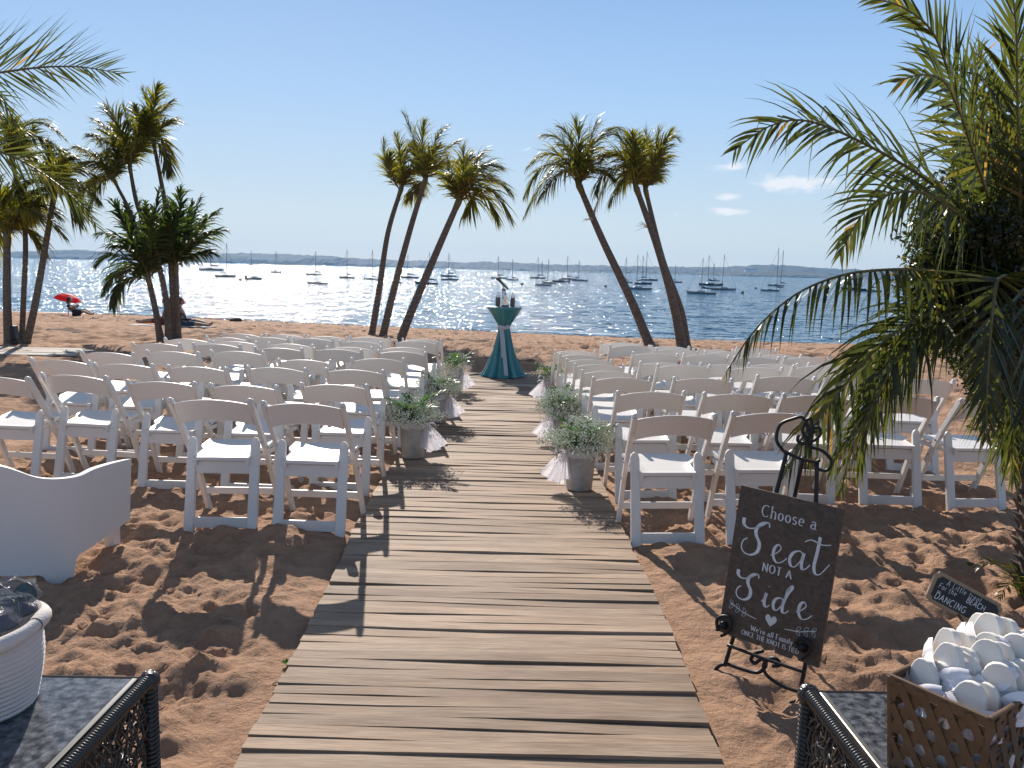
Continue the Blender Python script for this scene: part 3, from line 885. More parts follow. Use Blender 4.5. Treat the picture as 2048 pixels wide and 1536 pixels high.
def palm_px(name, label, base_px, trunk_px, fronds, r0, r1, Y=None, group=None, leaf_len=.55, n=60, leaf_w=.036, mat=None, droop=.35, seed=0, extra=4, lean=0.0, base_flare=1.25, ang=(48, 12), flen=1.22, plume=.55):
    """trunk and leaves placed at one distance; fronds = (mid x, mid y, tip x, tip y, depth offset)"""
    if Y is None:
        Y = ground(*base_px).y
    b = at_y(base_px[0], base_px[1], Y); bz = gz(b.x, Y) - .08
    t = thing(name, label, 'palm tree', (b.x, Y, bz), group=group)
    pts = [Vector((b.x, Y, bz))] + [at_y(px, py, Y + lean * (i + 1)) for i, (px, py) in enumerate(trunk_px)]
    sp = spline(pts, 7); m = len(sp)
    rs = [(r0 + (r1 - r0) * (i / (m - 1)) ** .8) * (1 + (base_flare - 1) * max(0, 1 - i / (m * .08))) for i in range(m)]
    mb = MB(); mb.tube([p - t.location for p in sp], rs, 12)
    mb.build('trunk', trunk_mat, t, smooth=True)
    top = sp[-1]; rg = random.Random(seed)
    # crownshaft
    cs = MB(); d = (sp[-1] - sp[-3]).normalized()
    cs.tube([top - d * .05 - t.location, top + d * .12 - t.location, top + d * .34 - t.location], [r1 * 1.05, r1 * 1.25, r1 * .5], 8)
    cs.build('crownshaft', stalk_mat, t, smooth=True)
    st = top + d * .1
    for i, (mx, my, tx, ty, dy) in enumerate(fronds):
        a = st + Vector((rg.uniform(-.02, .02), rg.uniform(-.02, .02), 0))
        bpx = trunk_px[-1][0]; sl_ = abs(tx - bpx)
        my -= .15 * sl_; ty += .13 * sl_ + rg.uniform(-4, 4); mx += rg.uniform(-3, 3)
        bb = at_y(mx, my, top.y + dy * .55); c = at_y(tx, ty, top.y + dy)
        add_frond(t, quad3(a, bb, c), leaf_len=leaf_len * flen, n=n, leaf_w=leaf_w, droop=droop + .50, ragged=.2, mat=mat, seed=seed * 100 + i, ang=ang, plume=plume, rr=.014, lift=.12, blow=(.25, 0, -.1), side_vec=(math.sin(i * 2.1) * .5, 1, 0) if abs(dy) < .35 else None)
    return t
GP = 'leaning palms on both sides of the ceremony table'
palm_px('palm_tree', 'leftmost and shortest-crowned of the three palms left of the teal table', (742, 672), [(757, 590), (775, 470), (799, 388)],
        [(775, 330, 767, 272, .1), (800, 320, 790, 268, -.3), (812, 320, 822, 280, .2), (825, 330, 845, 292, -.2), (832, 350, 862, 318, .3), (780, 345, 782, 300, -.6), (815, 350, 850, 345, -.7), (822, 372, 845, 382, .5), (800, 340, 805, 300, .8)],
        .095, .055, group=GP, seed=1, leaf_len=.50, droop=.12)
palm_px('palm_tree', 'tallest middle palm of the three left of the teal table', (764, 674), [(785, 590), (820, 460), (847, 372)],
        [(832, 290, 806, 226, .2), (845, 300, 850, 240, -.3), (868, 300, 892, 246, .2), (880, 320, 915, 272, -.2), (885, 340, 935, 322, .3), (880, 355, 915, 372, -.5), (838, 330, 828, 285, .6), (860, 330, 880, 285, -.8), (872, 345, 910, 310, .9), (838, 372, 815, 395, .6)],
        .105, .06, group=GP, seed=2, leaf_len=.56, droop=.12)
palm_px('palm_tree', 'most slanting palm nearest the left side of the teal table', (794, 690), [(822, 625), (875, 500), (912, 415)],
        [(900, 360, 893, 318, .1), (925, 345, 925, 298, -.3), (945, 345, 968, 292, .2), (960, 355, 1000, 322, -.3), (965, 375, 1022, 372, .2), (970, 392, 1022, 425, -.3), (965, 402, 995, 432, .5), (925, 350, 945, 300, .8), (905, 375, 890, 352, -.5), (935, 370, 985, 345, -.9), (945, 395, 935, 420, .4)],
        .105, .06, group=GP, seed=3, leaf_len=.58, droop=.3)
palm_px('palm_tree', 'palm right of the teal table whose fronds arch over towards it', (1303, 694), [(1262, 600), (1205, 480), (1163, 382)],
        [(1120, 345, 1048, 420, .2), (1100, 345, 1048, 375, -.3), (1115, 325, 1055, 318, .3), (1130, 305, 1085, 262, -.2), (1145, 295, 1118, 245, .2), (1155, 290, 1150, 238, -.3), (1175, 300, 1195, 240, .2), (1190, 300, 1235, 245, -.3), (1185, 330, 1235, 300, .4), (1180, 350, 1225, 345, -.5), (1135, 350, 1080, 385, -.7), (1150, 320, 1120, 280, .9), (1172, 325, 1185, 280, .9)],
        .12, .065, group=GP, seed=4, leaf_len=.62, droop=.3)
palm_px('palm_tree', 'forward palm of the joined pair behind the right chairs, thick leaning trunk', (1366, 696), [(1350, 620), (1318, 505), (1277, 388)],
        [(1235, 345, 1188, 408, .2), (1225, 350, 1192, 380, -.4), (1240, 320, 1200, 310, .2), (1250, 300, 1215, 262, -.2), (1262, 300, 1240, 255, .3), (1270, 310, 1265, 262, -.4), (1262, 345, 1218, 405, -.6), (1285, 320, 1290, 275, .4), (1270, 340, 1250, 300, .9), (1262, 350, 1235, 372, 1.)],
        .13, .06, group=GP, seed=5, leaf_len=.58, droop=.35)
palm_px('palm_tree', 'slimmer rear palm of the joined pair behind the right chairs', (1376, 694), [(1362, 620), (1326, 520), (1294, 392)],
        [(1300, 320, 1290, 262, .3), (1310, 315, 1315, 255, -.2), (1325, 300, 1358, 272, .2), (1320, 310, 1345, 252, -.4), (1318, 335, 1340, 302, .6), (1308, 340, 1322, 290, -.8), (1300, 350, 1318, 352, .7), (1285, 340, 1268, 300, .7)],
        .09, .05, Y=ground(1366, 696).y + .35, group=GP, seed=6, leaf_len=.52, droop=.2)
GL = 'palms at the left edge of the beach'
palm_px('palm_tree', 'low-crowned palm at the far left with a dark spreading crown', (17, 690), [(14, 600), (14, 490)],
        [(-30, 400, -70, 400, .3), (0, 400, -20, 350, -.3), (25, 400, 40, 355, .3), (50, 410, 95, 372, -.2), (60, 430, 120, 420, .2), (65, 450, 130, 455, -.3), (40, 460, 90, 500, .3), (-10, 440, -50, 470, .1), (20, 430, 10, 380, .8), (40, 430, 80, 430, -.9), (0, 470, -30, 520, .4), (30, 420, 60, 375, .9)],
        .085, .06, group=GL, seed=7, leaf_len=.52, n=64, droop=.35)
palm_px('palm_tree', 'tallest of the three far left palms, crown bending left out of frame', (42, 688), [(47, 600), (50, 460), (27, 332)],
        [(15, 280, -10, 218, .2), (35, 280, 5, 235, -.2), (60, 262, 128, 262, .2), (60, 285, 128, 300, -.3), (48, 290, 70, 248, .4), (10, 300, -40, 300, -.4), (40, 300, 70, 330, .6), (20, 290, 30, 240, -.8)],
        .055, .04, group=GL, seed=8, leaf_len=.42, droop=.3)
palm_px('palm_tree', 'slender far left palm leaning right, rightmost trunk of the three', (50, 690), [(72, 600), (93, 480), (106, 405)],
        [(100, 340, 95, 290, .2), (120, 340, 150, 305, -.2), (135, 355, 190, 345, .3), (140, 370, 200, 392, -.3), (130, 392, 160, 440, .3), (85, 350, 60, 310, .4), (80, 370, 35, 370, -.3), (85, 400, 60, 440, .4), (115, 350, 130, 300, .9), (125, 380, 175, 420, .9), (110, 370, 170, 365, -.9)],
        .075, .045, group=GL, seed=9, leaf_len=.46, droop=.4)
GC = 'palms of the clump behind the left chairs'
palm_px('palm_tree', 'tall middle stem of the left palm clump, bushy crown at its top left', (336, 684), [(332, 600), (305, 480), (276, 415), (262, 348)],
        [(230, 290, 188, 228, .2), (245, 270, 210, 205, -.2), (255, 270, 245, 212, .3), (275, 275, 285, 222, -.3), (285, 290, 320, 250, .3), (235, 310, 182, 262, -.4), (250, 300, 225, 240, .8), (275, 300, 300, 265, -.9), (245, 320, 205, 300, .6)],
        .07, .035, group=GC, seed=10, leaf_len=.50, mat=palm_leaf, droop=.25)
palm_px('palm_tree', 'tallest stem of the left palm clump, topmost crown blown to the right', (345, 682), [(345, 590), (333, 430), (310, 300)],
        [(300, 240, 285, 175, .2), (305, 235, 318, 170, -.2), (315, 245, 345, 200, .3), (325, 262, 352, 232, -.3), (320, 280, 345, 310, .4), (290, 260, 270, 205, .5), (300, 270, 290, 225, -.7), (325, 300, 335, 345, -.2)],
        .07, .035, group=GC, seed=11, leaf_len=.42, droop=.2)
palm_px('palm_tree', 'left stem of the left palm clump, crown leaning out to the left', (326, 684), [(306, 600), (270, 450), (234, 372)],
        [(195, 330, 150, 280, .2), (205, 340, 158, 320, -.3), (215, 320, 195, 275, .3), (230, 320, 225, 275, -.3), (200, 365, 160, 380, .4), (205, 375, 175, 415, -.4), (240, 335, 262, 305, .6), (210, 345, 180, 300, .8)],
        .06, .03, group=GC, seed=12, leaf_len=.44, droop=.35)
palm_px('palm_tree', 'low broad-leaved crown of the left palm clump, on its left side', (321, 684), [(313, 630), (300, 572)],
        [(250, 500, 195, 452, .2), (262, 480, 225, 395, -.2), (285, 470, 268, 378, .3), (305, 470, 318, 372, -.3), (325, 480, 365, 400, .3), (240, 530, 192, 512, -.3), (245, 555, 205, 575, .3), (255, 570, 225, 600, -.2), (270, 470, 250, 400, .8), (300, 480, 290, 400, -.9), (270, 520, 215, 480, -.9), (330, 520, 372, 470, .7), (260, 545, 215, 545, .8), (310, 500, 335, 430, .9)],
        .075, .05, group=GC, seed=13, leaf_len=.50, leaf_w=.06, n=40, mat=dark_leaf, droop=.4)
palm_px('palm_tree', 'low broad-leaved crown of the left palm clump, on its right side', (356, 682), [(353, 620), (351, 545)],
        [(345, 460, 325, 378, .2), (355, 460, 362, 372, -.2), (375, 470, 402, 385, .3), (390, 480, 440, 402, -.3), (395, 500, 452, 445, .3), (390, 520, 430, 500, -.3), (335, 480, 300, 420, .4), (345, 490, 335, 420, -.8), (375, 490, 410, 420, .9), (380, 500, 425, 455, -.9), (325, 520, 290, 490, .6), (370, 475, 385, 400, .8), (350, 490, 345, 410, 1.)],
        .085, .055, group=GC, seed=14, leaf_len=.48, leaf_w=.055, n=40, mat=dark_leaf, droop=.3)

# two pale dead flower stalks on the right palms
for (bx, by, dirs, lab) in ((1186, 440, -1, 'pale bare flower stalk on the trunk of the arching right palm'), (1295, 455, -1, 'pale forked flower stalk on the trunk of the joined pair')):
    Y = ground(1303 if bx < 1200 else 1366, 694).y - .08
    p = at_y(bx, by, Y); rg = random.Random(bx)
    mb = MB()
    for k in range(9):
        a = rg.uniform(-.5, 1.0); l = rg.uniform(.12, .26)
        q = p + Vector((-l * math.cos(a), rg.uniform(-.08, .08), l * math.sin(a) * .8))
        mb.tube([p, p.lerp(q, .5) + Vector((0, 0, .02)), q, q + Vector((-.04, 0, rg.uniform(-.04, .05)))], [.008, .005, .004, .002], 4)
    o = mb.build('flower_stalk', pmat('dry_stalk_%d' % bx, (.42, .33, .24), .8)); tag(o, lab, 'flower stalk')

# ---- big date palm at the right edge
PB = at_y(2066, 1285, 3.75)
dp = thing('date_palm', 'large date palm at the right edge with fronds hanging over the chairs', 'palm tree', (PB.x + .02, 3.75, gz(PB.x, 3.75) - .05))
O = dp.location
tp = [Vector((0, 0, 0)), Vector((-.02, .05, .5)), Vector((-.03, .1, 1.0)), Vector((-.05, .15, 1.6)), Vector((-.03, .2, 2.0))]
sp = spline(tp, 6)
MB().tube(sp, [.095] * len(sp), 14).build('trunk', scaly_mat, dp, smooth=True)
rg = random.Random(77)
sc_mb = MB()
for k in range(330):
    z = .02 + 1.95 * (k / 330.0); a = k * 2.399963
    c = Vector((-.03 * z, .1 * z, z)); d = Vector((math.cos(a), math.sin(a), 0))
    b0 = c + d * .085; tipp = c + d * (.125 + rg.uniform(0, .02)) + Vector((0, 0, .055 + rg.uniform(0, .02)))
    w = Vector((-d.y, d.x, 0)) * .028
    sc_mb.add([b0 - w, b0 + w, b0 + Vector((0, 0, .04)) + w * .6, b0 + Vector((0, 0, .04)) - w * .6, tipp - w * .35, tipp + w * .35],
              [(0, 1, 5, 4), (2, 3, 4, 5), (0, 4, 3), (1, 2, 5)])
o = sc_mb.build('leaf_scar', scaly_mat, dp); o['kind'] = 'stuff'
def frond_px(parent, pts, Ys, **kw):
    P = [at_y(px, py, Y) for (px, py), Y in zip(pts, Ys)]
    return add_frond(parent, spline(P, 5), origin=parent.location, **kw)
DK = dict(mat=date_leaf, leaf_w=.019, segs=4, rr=.010)
frond_px(dp, [(2035, 560), (1960, 455), (1860, 365), (1740, 293), (1620, 243), (1540, 252), (1470, 300)], [3.9, 3.8, 3.7, 3.6, 3.5, 3.45, 3.4], leaf_len=.44, n=60, droop=.42, ang=(64, 26), lift=.0, seed=1, plume=.35, kink=.2, side_vec=(-.5, .35, 1), **DK)
frond_px(dp, [(2030, 560), (1975, 370), (1930, 250), (1897, 145), (1862, 60), (1800, 12), (1735, -4)], [3.9, 3.9, 3.8, 3.7, 3.6, 3.5, 3.45], leaf_len=.38, n=56, droop=.2, ang=(48, 18), lift=.0, seed=2, plume=.3, side_vec=(1, .35, .4), **DK)
frond_px(dp, [(2030, 560), (1985, 420), (1945, 300), (1915, 215), (1885, 160), (1840, 150), (1790, 165)], [3.9, 3.7, 3.5, 3.35, 3.25, 3.15, 3.1], leaf_len=.44, n=54, droop=.3, ang=(60, 22), lift=.0, seed=3, plume=.35, side_vec=(.5, .4, 1), kink=.15, **DK)
frond_px(dp, [(2040, 560), (2040, 400), (2035, 220), (2032, 60), (2020, -60)], [3.9, 3.8, 3.7, 3.6, 3.6], leaf_len=.42, n=54, droop=.15, ang=(48, 20), lift=.0, seed=4, plume=.25, side_vec=(1, .2, 0), **DK)
frond_px(dp, [(2040, 560), (2010, 400), (2000, 260), (2030, 140), (2090, 60)], [3.9, 4.0, 4.1, 4.1, 4.1], leaf_len=.42, n=54, droop=.25, ang=(56, 24), lift=.0, seed=5, plume=.35, side_vec=(1, .3, -.3), **DK)
frond_px(dp, [(2040, 580), (1990, 470), (1955, 330), (1945, 200), (1960, 90)], [3.9, 4.1, 4.2, 4.3, 4.3], leaf_len=.42, n=54, droop=.3, ang=(58, 24), lift=.0, seed=6, plume=.4, side_vec=(1, .3, .2), **DK)
frond_px(dp, [(2030, 600), (1970, 480), (1900, 415), (1840, 385), (1770, 392), (1720, 435), (1680, 510)], [3.9, 3.7, 3.5, 3.4, 3.3, 3.25, 3.2], leaf_len=.40, n=56, droop=.6, ang=(66, 25), lift=-.05, seed=7, plume=.4, kink=.25, side_vec=(-.4, .4, 1), **DK)
frond_px(dp, [(2035, 640), (1950, 560), (1870, 542), (1770, 540), (1680, 552), (1590, 590), (1510, 660), (1452, 745)], [3.9, 3.65, 3.5, 3.35, 3.25, 3.2, 3.15, 3.1], leaf_len=.36, n=62, droop=1.1, ang=(70, 35), lift=0, hang=.7, seed=8, plume=.3, side_vec=(.2, 1, 0), **DK)
frond_px(dp, [(2035, 660), (1930, 615), (1840, 635), (1760, 690), (1690, 770), (1615, 870), (1552, 980)], [3.9, 3.6, 3.4, 3.3, 3.2, 3.1, 3.05], leaf_len=.40, n=68, droop=.7, ang=(66, 26), lift=-.05, hang=.4, seed=9, plume=.5, kink=.1, side_vec=(.5, .6, .8), **DK)
frond_px(dp, [(2035, 660), (1940, 640), (1850, 660), (1790, 720), (1750, 800), (1725, 890), (1715, 950)], [3.9, 3.7, 3.6, 3.5, 3.45, 3.4, 3.4], leaf_len=.36, n=60, droop=.7, ang=(65, 28), lift=-.1, hang=.5, seed=10, plume=.8, kink=.1, side_vec=(1, .4, 0), **DK)
frond_px(dp, [(2035, 640), (1945, 620), (1870, 650), (1800, 730), (1740, 820), (1680, 900), (1655, 960)], [3.95, 3.8, 3.75, 3.6, 3.5, 3.4, 3.35], leaf_len=.34, n=58, droop=.8, ang=(70, 30), lift=-.1, hang=.5, seed=20, plume=.7, kink=.1, side_vec=(1, .6, 0), **DK)
frond_px(dp, [(2040, 560), (2000, 555), (1985, 620), (1977, 720), (1973, 800), (1973, 880)], [3.75, 3.35, 3.25, 3.2, 3.18, 3.16], leaf_len=.33, n=56, droop=.12, ang=(55, 22), lift=.05, seed=11, plume=.2, side_vec=(1, .1, 0), start=.1, **DK)
frond_px(dp, [(2045, 600), (2050, 560), (2065, 660), (2070, 800), (2068, 960)], [3.75, 3.5, 3.4, 3.35, 3.35], leaf_len=.36, n=50, droop=.3, ang=(60, 30), lift=.05, seed=12, plume=.5, side_vec=(1, .3, 0), **DK)
frond_px(dp, [(2045, 600), (1990, 500), (1930, 430), (1900, 400), (1860, 420), (1830, 480)], [3.9, 4.1, 4.3, 4.4, 4.5, 4.5], leaf_len=.36, n=44, droop=.5, ang=(65, 28), lift=.0, seed=13, plume=.7, **DK)
frond_px(dp, [(2045, 560), (2060, 420), (2100, 300), (2180, 260)], [3.9, 3.8, 3.7, 3.7], leaf_len=.36, n=40, droop=.3, seed=14, plume=.6, **DK)
frond_px(dp, [(2045, 560), (2020, 430), (1985, 330), (1930, 290), (1860, 300), (1800, 350)], [3.9, 4.0, 4.1, 4.15, 4.2, 4.2], leaf_len=.38, n=48, droop=.4, ang=(65, 28), seed=15, plume=.8, kink=.2, **DK)
frond_px(dp, [(2045, 560), (2035, 420), (2015, 300), (1990, 200), (1950, 150), (1900, 140)], [3.9, 3.95, 4.0, 4.05, 4.1, 4.1], leaf_len=.38, n=48, droop=.3, ang=(62, 28), seed=16, plume=.8, kink=.15, **DK)
for q, (pts, Ys, sv_) in enumerate([
    ([(2035, 650), (1950, 620), (1870, 640), (1800, 710), (1750, 800), (1705, 900), (1680, 985)], [3.9, 3.6, 3.45, 3.3, 3.2, 3.15, 3.1], (.9, .7, 0)),
    ([(2035, 650), (1940, 600), (1850, 610), (1770, 660), (1700, 740), (1640, 820), (1600, 890)], [3.9, 3.8, 3.6, 3.5, 3.4, 3.3, 3.25], (.8, .7, 0)),
    ([(2045, 620), (2030, 600), (2020, 700), (2022, 820), (2025, 960)], [3.8, 3.55, 3.45, 3.4, 3.4], (1, .5, 0)),
    ([(2045, 620), (2010, 590), (1990, 690), (1995, 800), (2005, 930)], [3.85, 3.9, 3.9, 3.9, 3.9], (1, .5, 0)),
    ([(2045, 560), (2060, 420), (2070, 300), (2075, 180), (2060, 60)], [3.9, 3.9, 3.9, 3.9, 3.9], (1, .6, .2))]):
    frond_px(dp, pts, Ys, leaf_len=.37, n=58, droop=.5 if q < 2 else .25, hang=.4 if q < 2 else 0, ang=(62, 28), lift=.0, seed=60 + q, plume=.7, kink=.1, side_vec=sv_, **DK)
# low suckers at its foot
for k in range(5):
    a = R(100 + k * 38); b0 = O + Vector((-.08, .0, .02)); tipv = b0 + Vector((math.cos(a) * .32, math.sin(a) * .2 - .1, .10 + .05 * (k % 3)))
    add_frond(dp, quad3(b0, (b0 + tipv) / 2 + Vector((0, 0, .1)), tipv), origin=O, leaf_len=.10, n=16, droop=.3, seed=30 + k, mat=date_leaf, leaf_w=.012, rr=.004)

# ---- leafy bush twined behind the date palm
bc = at_y(1950, 560, 4.55)
bush = thing('leafy_bush', 'dense small-leaved dark bush growing up behind the date palm', 'bush', (at_y(2090, 700, 4.7).x, 4.7, gz(at_y(2090, 700, 4.7).x, 4.7) - .03))
BO = bush.location
mbt = MB(); rg = random.Random(4)
blobs = [(1930, 420, 4.5, .26), (1990, 400, 4.6, .30), (1885, 470, 4.0, .19), (1860, 560, 3.8, .17), (1930, 560, 3.95, .28), (1900, 500, 3.7, .15), (1960, 470, 3.7, .2), (1880, 620, 3.7, .13), (1990, 600, 3.7, .2), (2010, 540, 4.6, .38), (1880, 640, 4.4, .17), (1950, 650, 4.5, .26), (2030, 680, 4.6, .34), (1990, 320, 4.7, .26), (2040, 300, 4.7, .30), (1990, 740, 4.6, .22), (2050, 820, 4.6, .26), (2060, 450, 4.7, .4)]
for (bx, by, bY, br) in blobs:
    c = at_y(bx, by, bY)
    st_ = Vector((0, 0, .1)); e_ = c - BO
    mid_ = Vector((st_.x + (e_.x - st_.x) * .3, e_.y * .5, e_.z * .55))
    mbt.tube(spline([Vector((0, 0, 0)), mid_, e_], 6), [.03 - .0016 * i for i in range(13)], 6)
mbt.build('stem', scaly_mat, bush, smooth=True)
lf = MB()
for (bx, by, bY, br) in blobs:
    c = at_y(bx, by, bY) - BO
    for k in range(int(9500 * br * br * 4)):
        d = Vector((rg.gauss(0, 1), rg.gauss(0, 1), rg.gauss(0, 1))).normalized()
        rr_ = br * (rg.random() ** .45) * (1 + .25 * math.sin(d.x * 5 + bx) * math.cos(d.z * 6))
        p = c + d * rr_
        u = Vector((rg.gauss(0, 1), rg.gauss(0, 1), rg.gauss(0, 1))).normalized(); v = u.cross(d + Vector((.01, .3, .1))).normalized()
        s_ = rg.uniform(.012, .021)
        lf.add([p - u * s_, p + v * s_ * .55, p + u * s_, p - v * s_ * .55], [(0, 1, 2, 3)])
lo = lf.build('foliage', bush_leaf, bush); lo['kind'] = 'stuff'

# ---- date palm outside the left edge whose fronds reach into the picture
LP = at_y(-330, 1000, 4.4)
lp = thing('date_palm', 'date palm beyond the left edge, only its drooping frond tips in view', 'palm tree', (LP.x, 4.4, gz(LP.x, 4.4) - .05))
MB().tube(spline([Vector((0, 0, 0)), Vector((.03, 0, .9)), Vector((.0, 0, 2.3))], 6), [.1] * 13, 12).build('trunk', scaly_mat, lp, smooth=True)
tpx = LP + Vector((0, 0, 2.3 - LP.z + lp.location.z))
def lfrond(pts, Ys, **kw):
    P = [tpx] + [at_y(px, py, Y) for (px, py), Y in zip(pts, Ys)]
    return add_frond(lp, spline(P, 5), origin=lp.location, **kw)
lfrond([(-150, 175), (-40, 152), (69, 136), (142, 133), (193, 138), (240, 148)], [4.2, 4.1, 4.0, 3.95, 3.9, 3.9], leaf_len=.46, n=78, droop=.08, ang=(56, 24), lift=.0, seed=41, plume=.2, side_vec=(0, .25, 1), mat=date_leaf, leaf_w=.011, segs=4, rr=.008)
lfrond([(-150, 270), (-60, 285), (40, 320), (120, 372), (170, 420), (195, 455)], [4.2, 4.15, 4.1, 4.05, 4.0, 4.0], leaf_len=.36, n=66, droop=.1, ang=(48, 22), lift=.0, seed=42, plume=.2, side_vec=(0, .3, 1), mat=date_leaf, leaf_w=.011, segs=4, rr=.008)
lfrond([(-120, 200), (-60, 185), (-10, 190), (20, 225), (40, 280)], [4.2, 4.15, 4.1, 4.1, 4.1], leaf_len=.26, n=46, droop=.3, ang=(48, 22), lift=.0, seed=43, plume=.4, side_vec=(0, .5, 1), mat=date_leaf, leaf_w=.011, segs=4, rr=.008)
lfrond([(-420, 60), (-520, -20), (-620, 60)], [4.3, 4.2, 4.1], leaf_len=.4, n=40, droop=.3, seed=44, mat=date_leaf, leaf_w=.016, segs=4)
lfrond([(-330, 60), (-340, -60), (-300, -120)], [4.6, 4.8, 5.2], leaf_len=.4, n=40, droop=.3, seed=45, mat=date_leaf, leaf_w=.016, segs=4)

# ------------------------------------------------------------------ planters along the walk
pot_mat = pmat('galvanised_pot', (.44, .42, .40), .6, metal=.1, noise=(9, .9, (.27, .235, .205)), bump=(25, .3, .006))
bloom_mat = pmat('babys_breath_bloom', (.66, .70, .55), .7, island=.35)
stem_mat = pmat('green_stem', (.06, .11, .035), .6)
soil_mat = pmat('moss_soil', (.05, .045, .025), .9)
def tulle_material():
    m = bpy.data.materials.new('white_tulle'); m.use_nodes = True
    t = m.node_tree; b = t.nodes['Principled BSDF']
    b.inputs['Base Color'].default_value = (.88, .85, .89, 1); b.inputs['Roughness'].default_value = .7; b.inputs['Sheen Weight'].default_value = .3
    tr = t.nodes.new('ShaderNodeBsdfTransparent'); tl = t.nodes.new('ShaderNodeBsdfTranslucent'); tl.inputs['Color'].default_value = (.9, .88, .92, 1)
    m1 = t.nodes.new('ShaderNodeMixShader'); m1.inputs[0].default_value = .5; m2 = t.nodes.new('ShaderNodeMixShader'); m2.inputs[0].default_value = .78
    t.links.new(b.outputs[0], m1.inputs[1]); t.links.new(tl.outputs[0], m1.inputs[2])
    t.links.new(tr.outputs[0], m2.inputs[1]); t.links.new(m1.outputs[0], m2.inputs[2])
    t.links.new(m2.outputs[0], t.nodes['Material Output'].inputs['Surface'])
    return m
tulle = tulle_material()
def planter(px, py, side, lab, seed, h=.315, r=.115, green=5, full=1.0):
    g = ground(px, py, .02); z = float(base_z(g.x, g.y)) + .03
    on = XL(g.y) - .05 < g.x < XR(g.y) + .05
    if not on: z = gz(g.x, g.y)
    t = thing('flower_pot', lab, 'planter', (g.x, g.y, z), group='pots of white flowers along the walk')
    rg = random.Random(seed)
    MB().lathe([(.0, 0), (r * .78, 0), (r * .80, .01), (r * .98, h * .88), (r * 1.05, h * .885), (r * 1.06, h), (r * .99, h), (r * .97, h - .03), (0, h - .035)], 28).build('pot', pot_mat, t, smooth=30)
    # baby's breath: thin stems with clouds of tiny blooms
    st = MB(); bl = MB()
    for k in range(int(170 * full)):
        a = rg.uniform(0, 2 * PI); rr_ = math.sqrt(rg.random()); tilt = rr_ * 1.3
        L_ = rg.uniform(.13, .25) * (1 - .1 * rr_)
        b0 = Vector((math.cos(a) * r * .6 * rr_, math.sin(a) * r * .6 * rr_, h - .03))
        e = b0 + Vector((math.cos(a) * math.sin(tilt), math.sin(a) * math.sin(tilt), math.cos(tilt))) * L_
        e.z -= .03 * rr_ * rr_
        if full > .5: st.tube([b0, e], .0012, 3, cap=False)
        for q in range(13):
            c = e + Vector((rg.gauss(0, .022), rg.gauss(0, .022), rg.gauss(0, .020)))
            s_ = rg.uniform(.0035, .0068)
            bl.ball(c, s_, 4, 3)
    for k in range(int(16 * full)):   # trailing sprigs over the rim
        a = rg.uniform(0, 2 * PI); b0 = Vector((math.cos(a) * r, math.sin(a) * r, h))
        for q in range(22):
            f = rg.random(); c = b0 + Vector((math.cos(a) * .10 * f, math.sin(a) * .10 * f, .05 * math.sin(f * 3) - .11 * f * f)) + Vector((rg.gauss(0, .01), rg.gauss(0, .01), rg.gauss(0, .01)))
            bl.ball(c, rg.uniform(.003, .005), 4, 3)
    o = st.build('stem', stem_mat, t); o['kind'] = 'stuff'
    o = bl.build('blossom', bloom_mat, t); o['kind'] = 'stuff'
    lfm = MB()
    for k in range(380):
        a = rg.uniform(0, 2 * PI); q = rg.random() ** .6 * r * 1.35; c = Vector((math.cos(a) * q, math.sin(a) * q, h + rg.uniform(-.01, .11)))
        u = Vector((rg.gauss(0, 1), rg.gauss(0, 1), rg.gauss(0, 1))).normalized(); v = u.orthogonal().normalized(); s_ = rg.uniform(.006, .014)
        lfm.add([c - u * s_, c + v * s_ * .4, c + u * s_, c - v * s_ * .4], [(0, 1, 2, 3)])
    o = lfm.build('greenery', fern_leaf, t); o['kind'] = 'stuff'
    for k in range(green):
        a = (k / green) * 2 * PI + rg.uniform(-.4, .4)
        b0 = Vector((0, 0, h)); le = rg.uniform(.20, .32)
        c_ = b0 + Vector((math.cos(a) * le, math.sin(a) * le * .8, rg.uniform(.06, .22))); m_ = (b0 + c_) / 2 + Vector((0, 0, .05))
        sp_ = quad3(b0, m_, c_, 6)
        me_, sk = frond_mesh(sp_, leaf_len=.10, n=15, leaf_w=.014, droop=.1, ang=(60, 25), rr=.003, seed=seed * 10 + k, mat=fern_leaf, start=.3)
        o = link('palm_leaf', me_, t); sk.build('stalk', stem_mat, o)
    # tulle bow on the walk side
    sx = -1 if side == 'right' else 1
    bw = MB(); K = Vector((sx * r * 1.05, -r * .35, h - .045))
    def sheet(P0, P1, w0, w1, wave, n=12, m=8, ph=0):
        P0, P1 = Vector(P0), Vector(P1); V = []; F = []; d = (P1 - P0); sd = Vector((d.z, 0, -d.x)).normalized() if abs(d.y) < .9 * d.length else Vector((1, 0, 0))
        sd = d.cross(Vector((0, 1, 0))).normalized()
        for i in range(n + 1):
            f = i / n; w = w0 + (w1 - w0) * f ** .8
            for j in range(m + 1):
                g_ = j / m - .5
                V.append(P0 + d * f + sd * w * g_ + Vector((0, 1, 0)) * wave * math.sin(g_ * 17 + f * 3 + ph) * (.3 + f) )
        for i in range(n):
            for j in range(m):
                a_ = i * (m + 1) + j; F.append((a_, a_ + 1, a_ + m + 2, a_ + m + 1))
        bw.add(V, F)
    sheet(K, K + Vector((sx * .10, -.02, -.19)), .02, .16, .012, ph=seed)
    sheet(K, K + Vector((sx * .055, -.03, -.215)), .02, .13, .012, ph=seed + 2)
    sheet(K + Vector((-sx * .01, -.02, 0)), K + Vector((-sx * .03, -.035, -.19)), .015, .09, .010, ph=seed + 4)
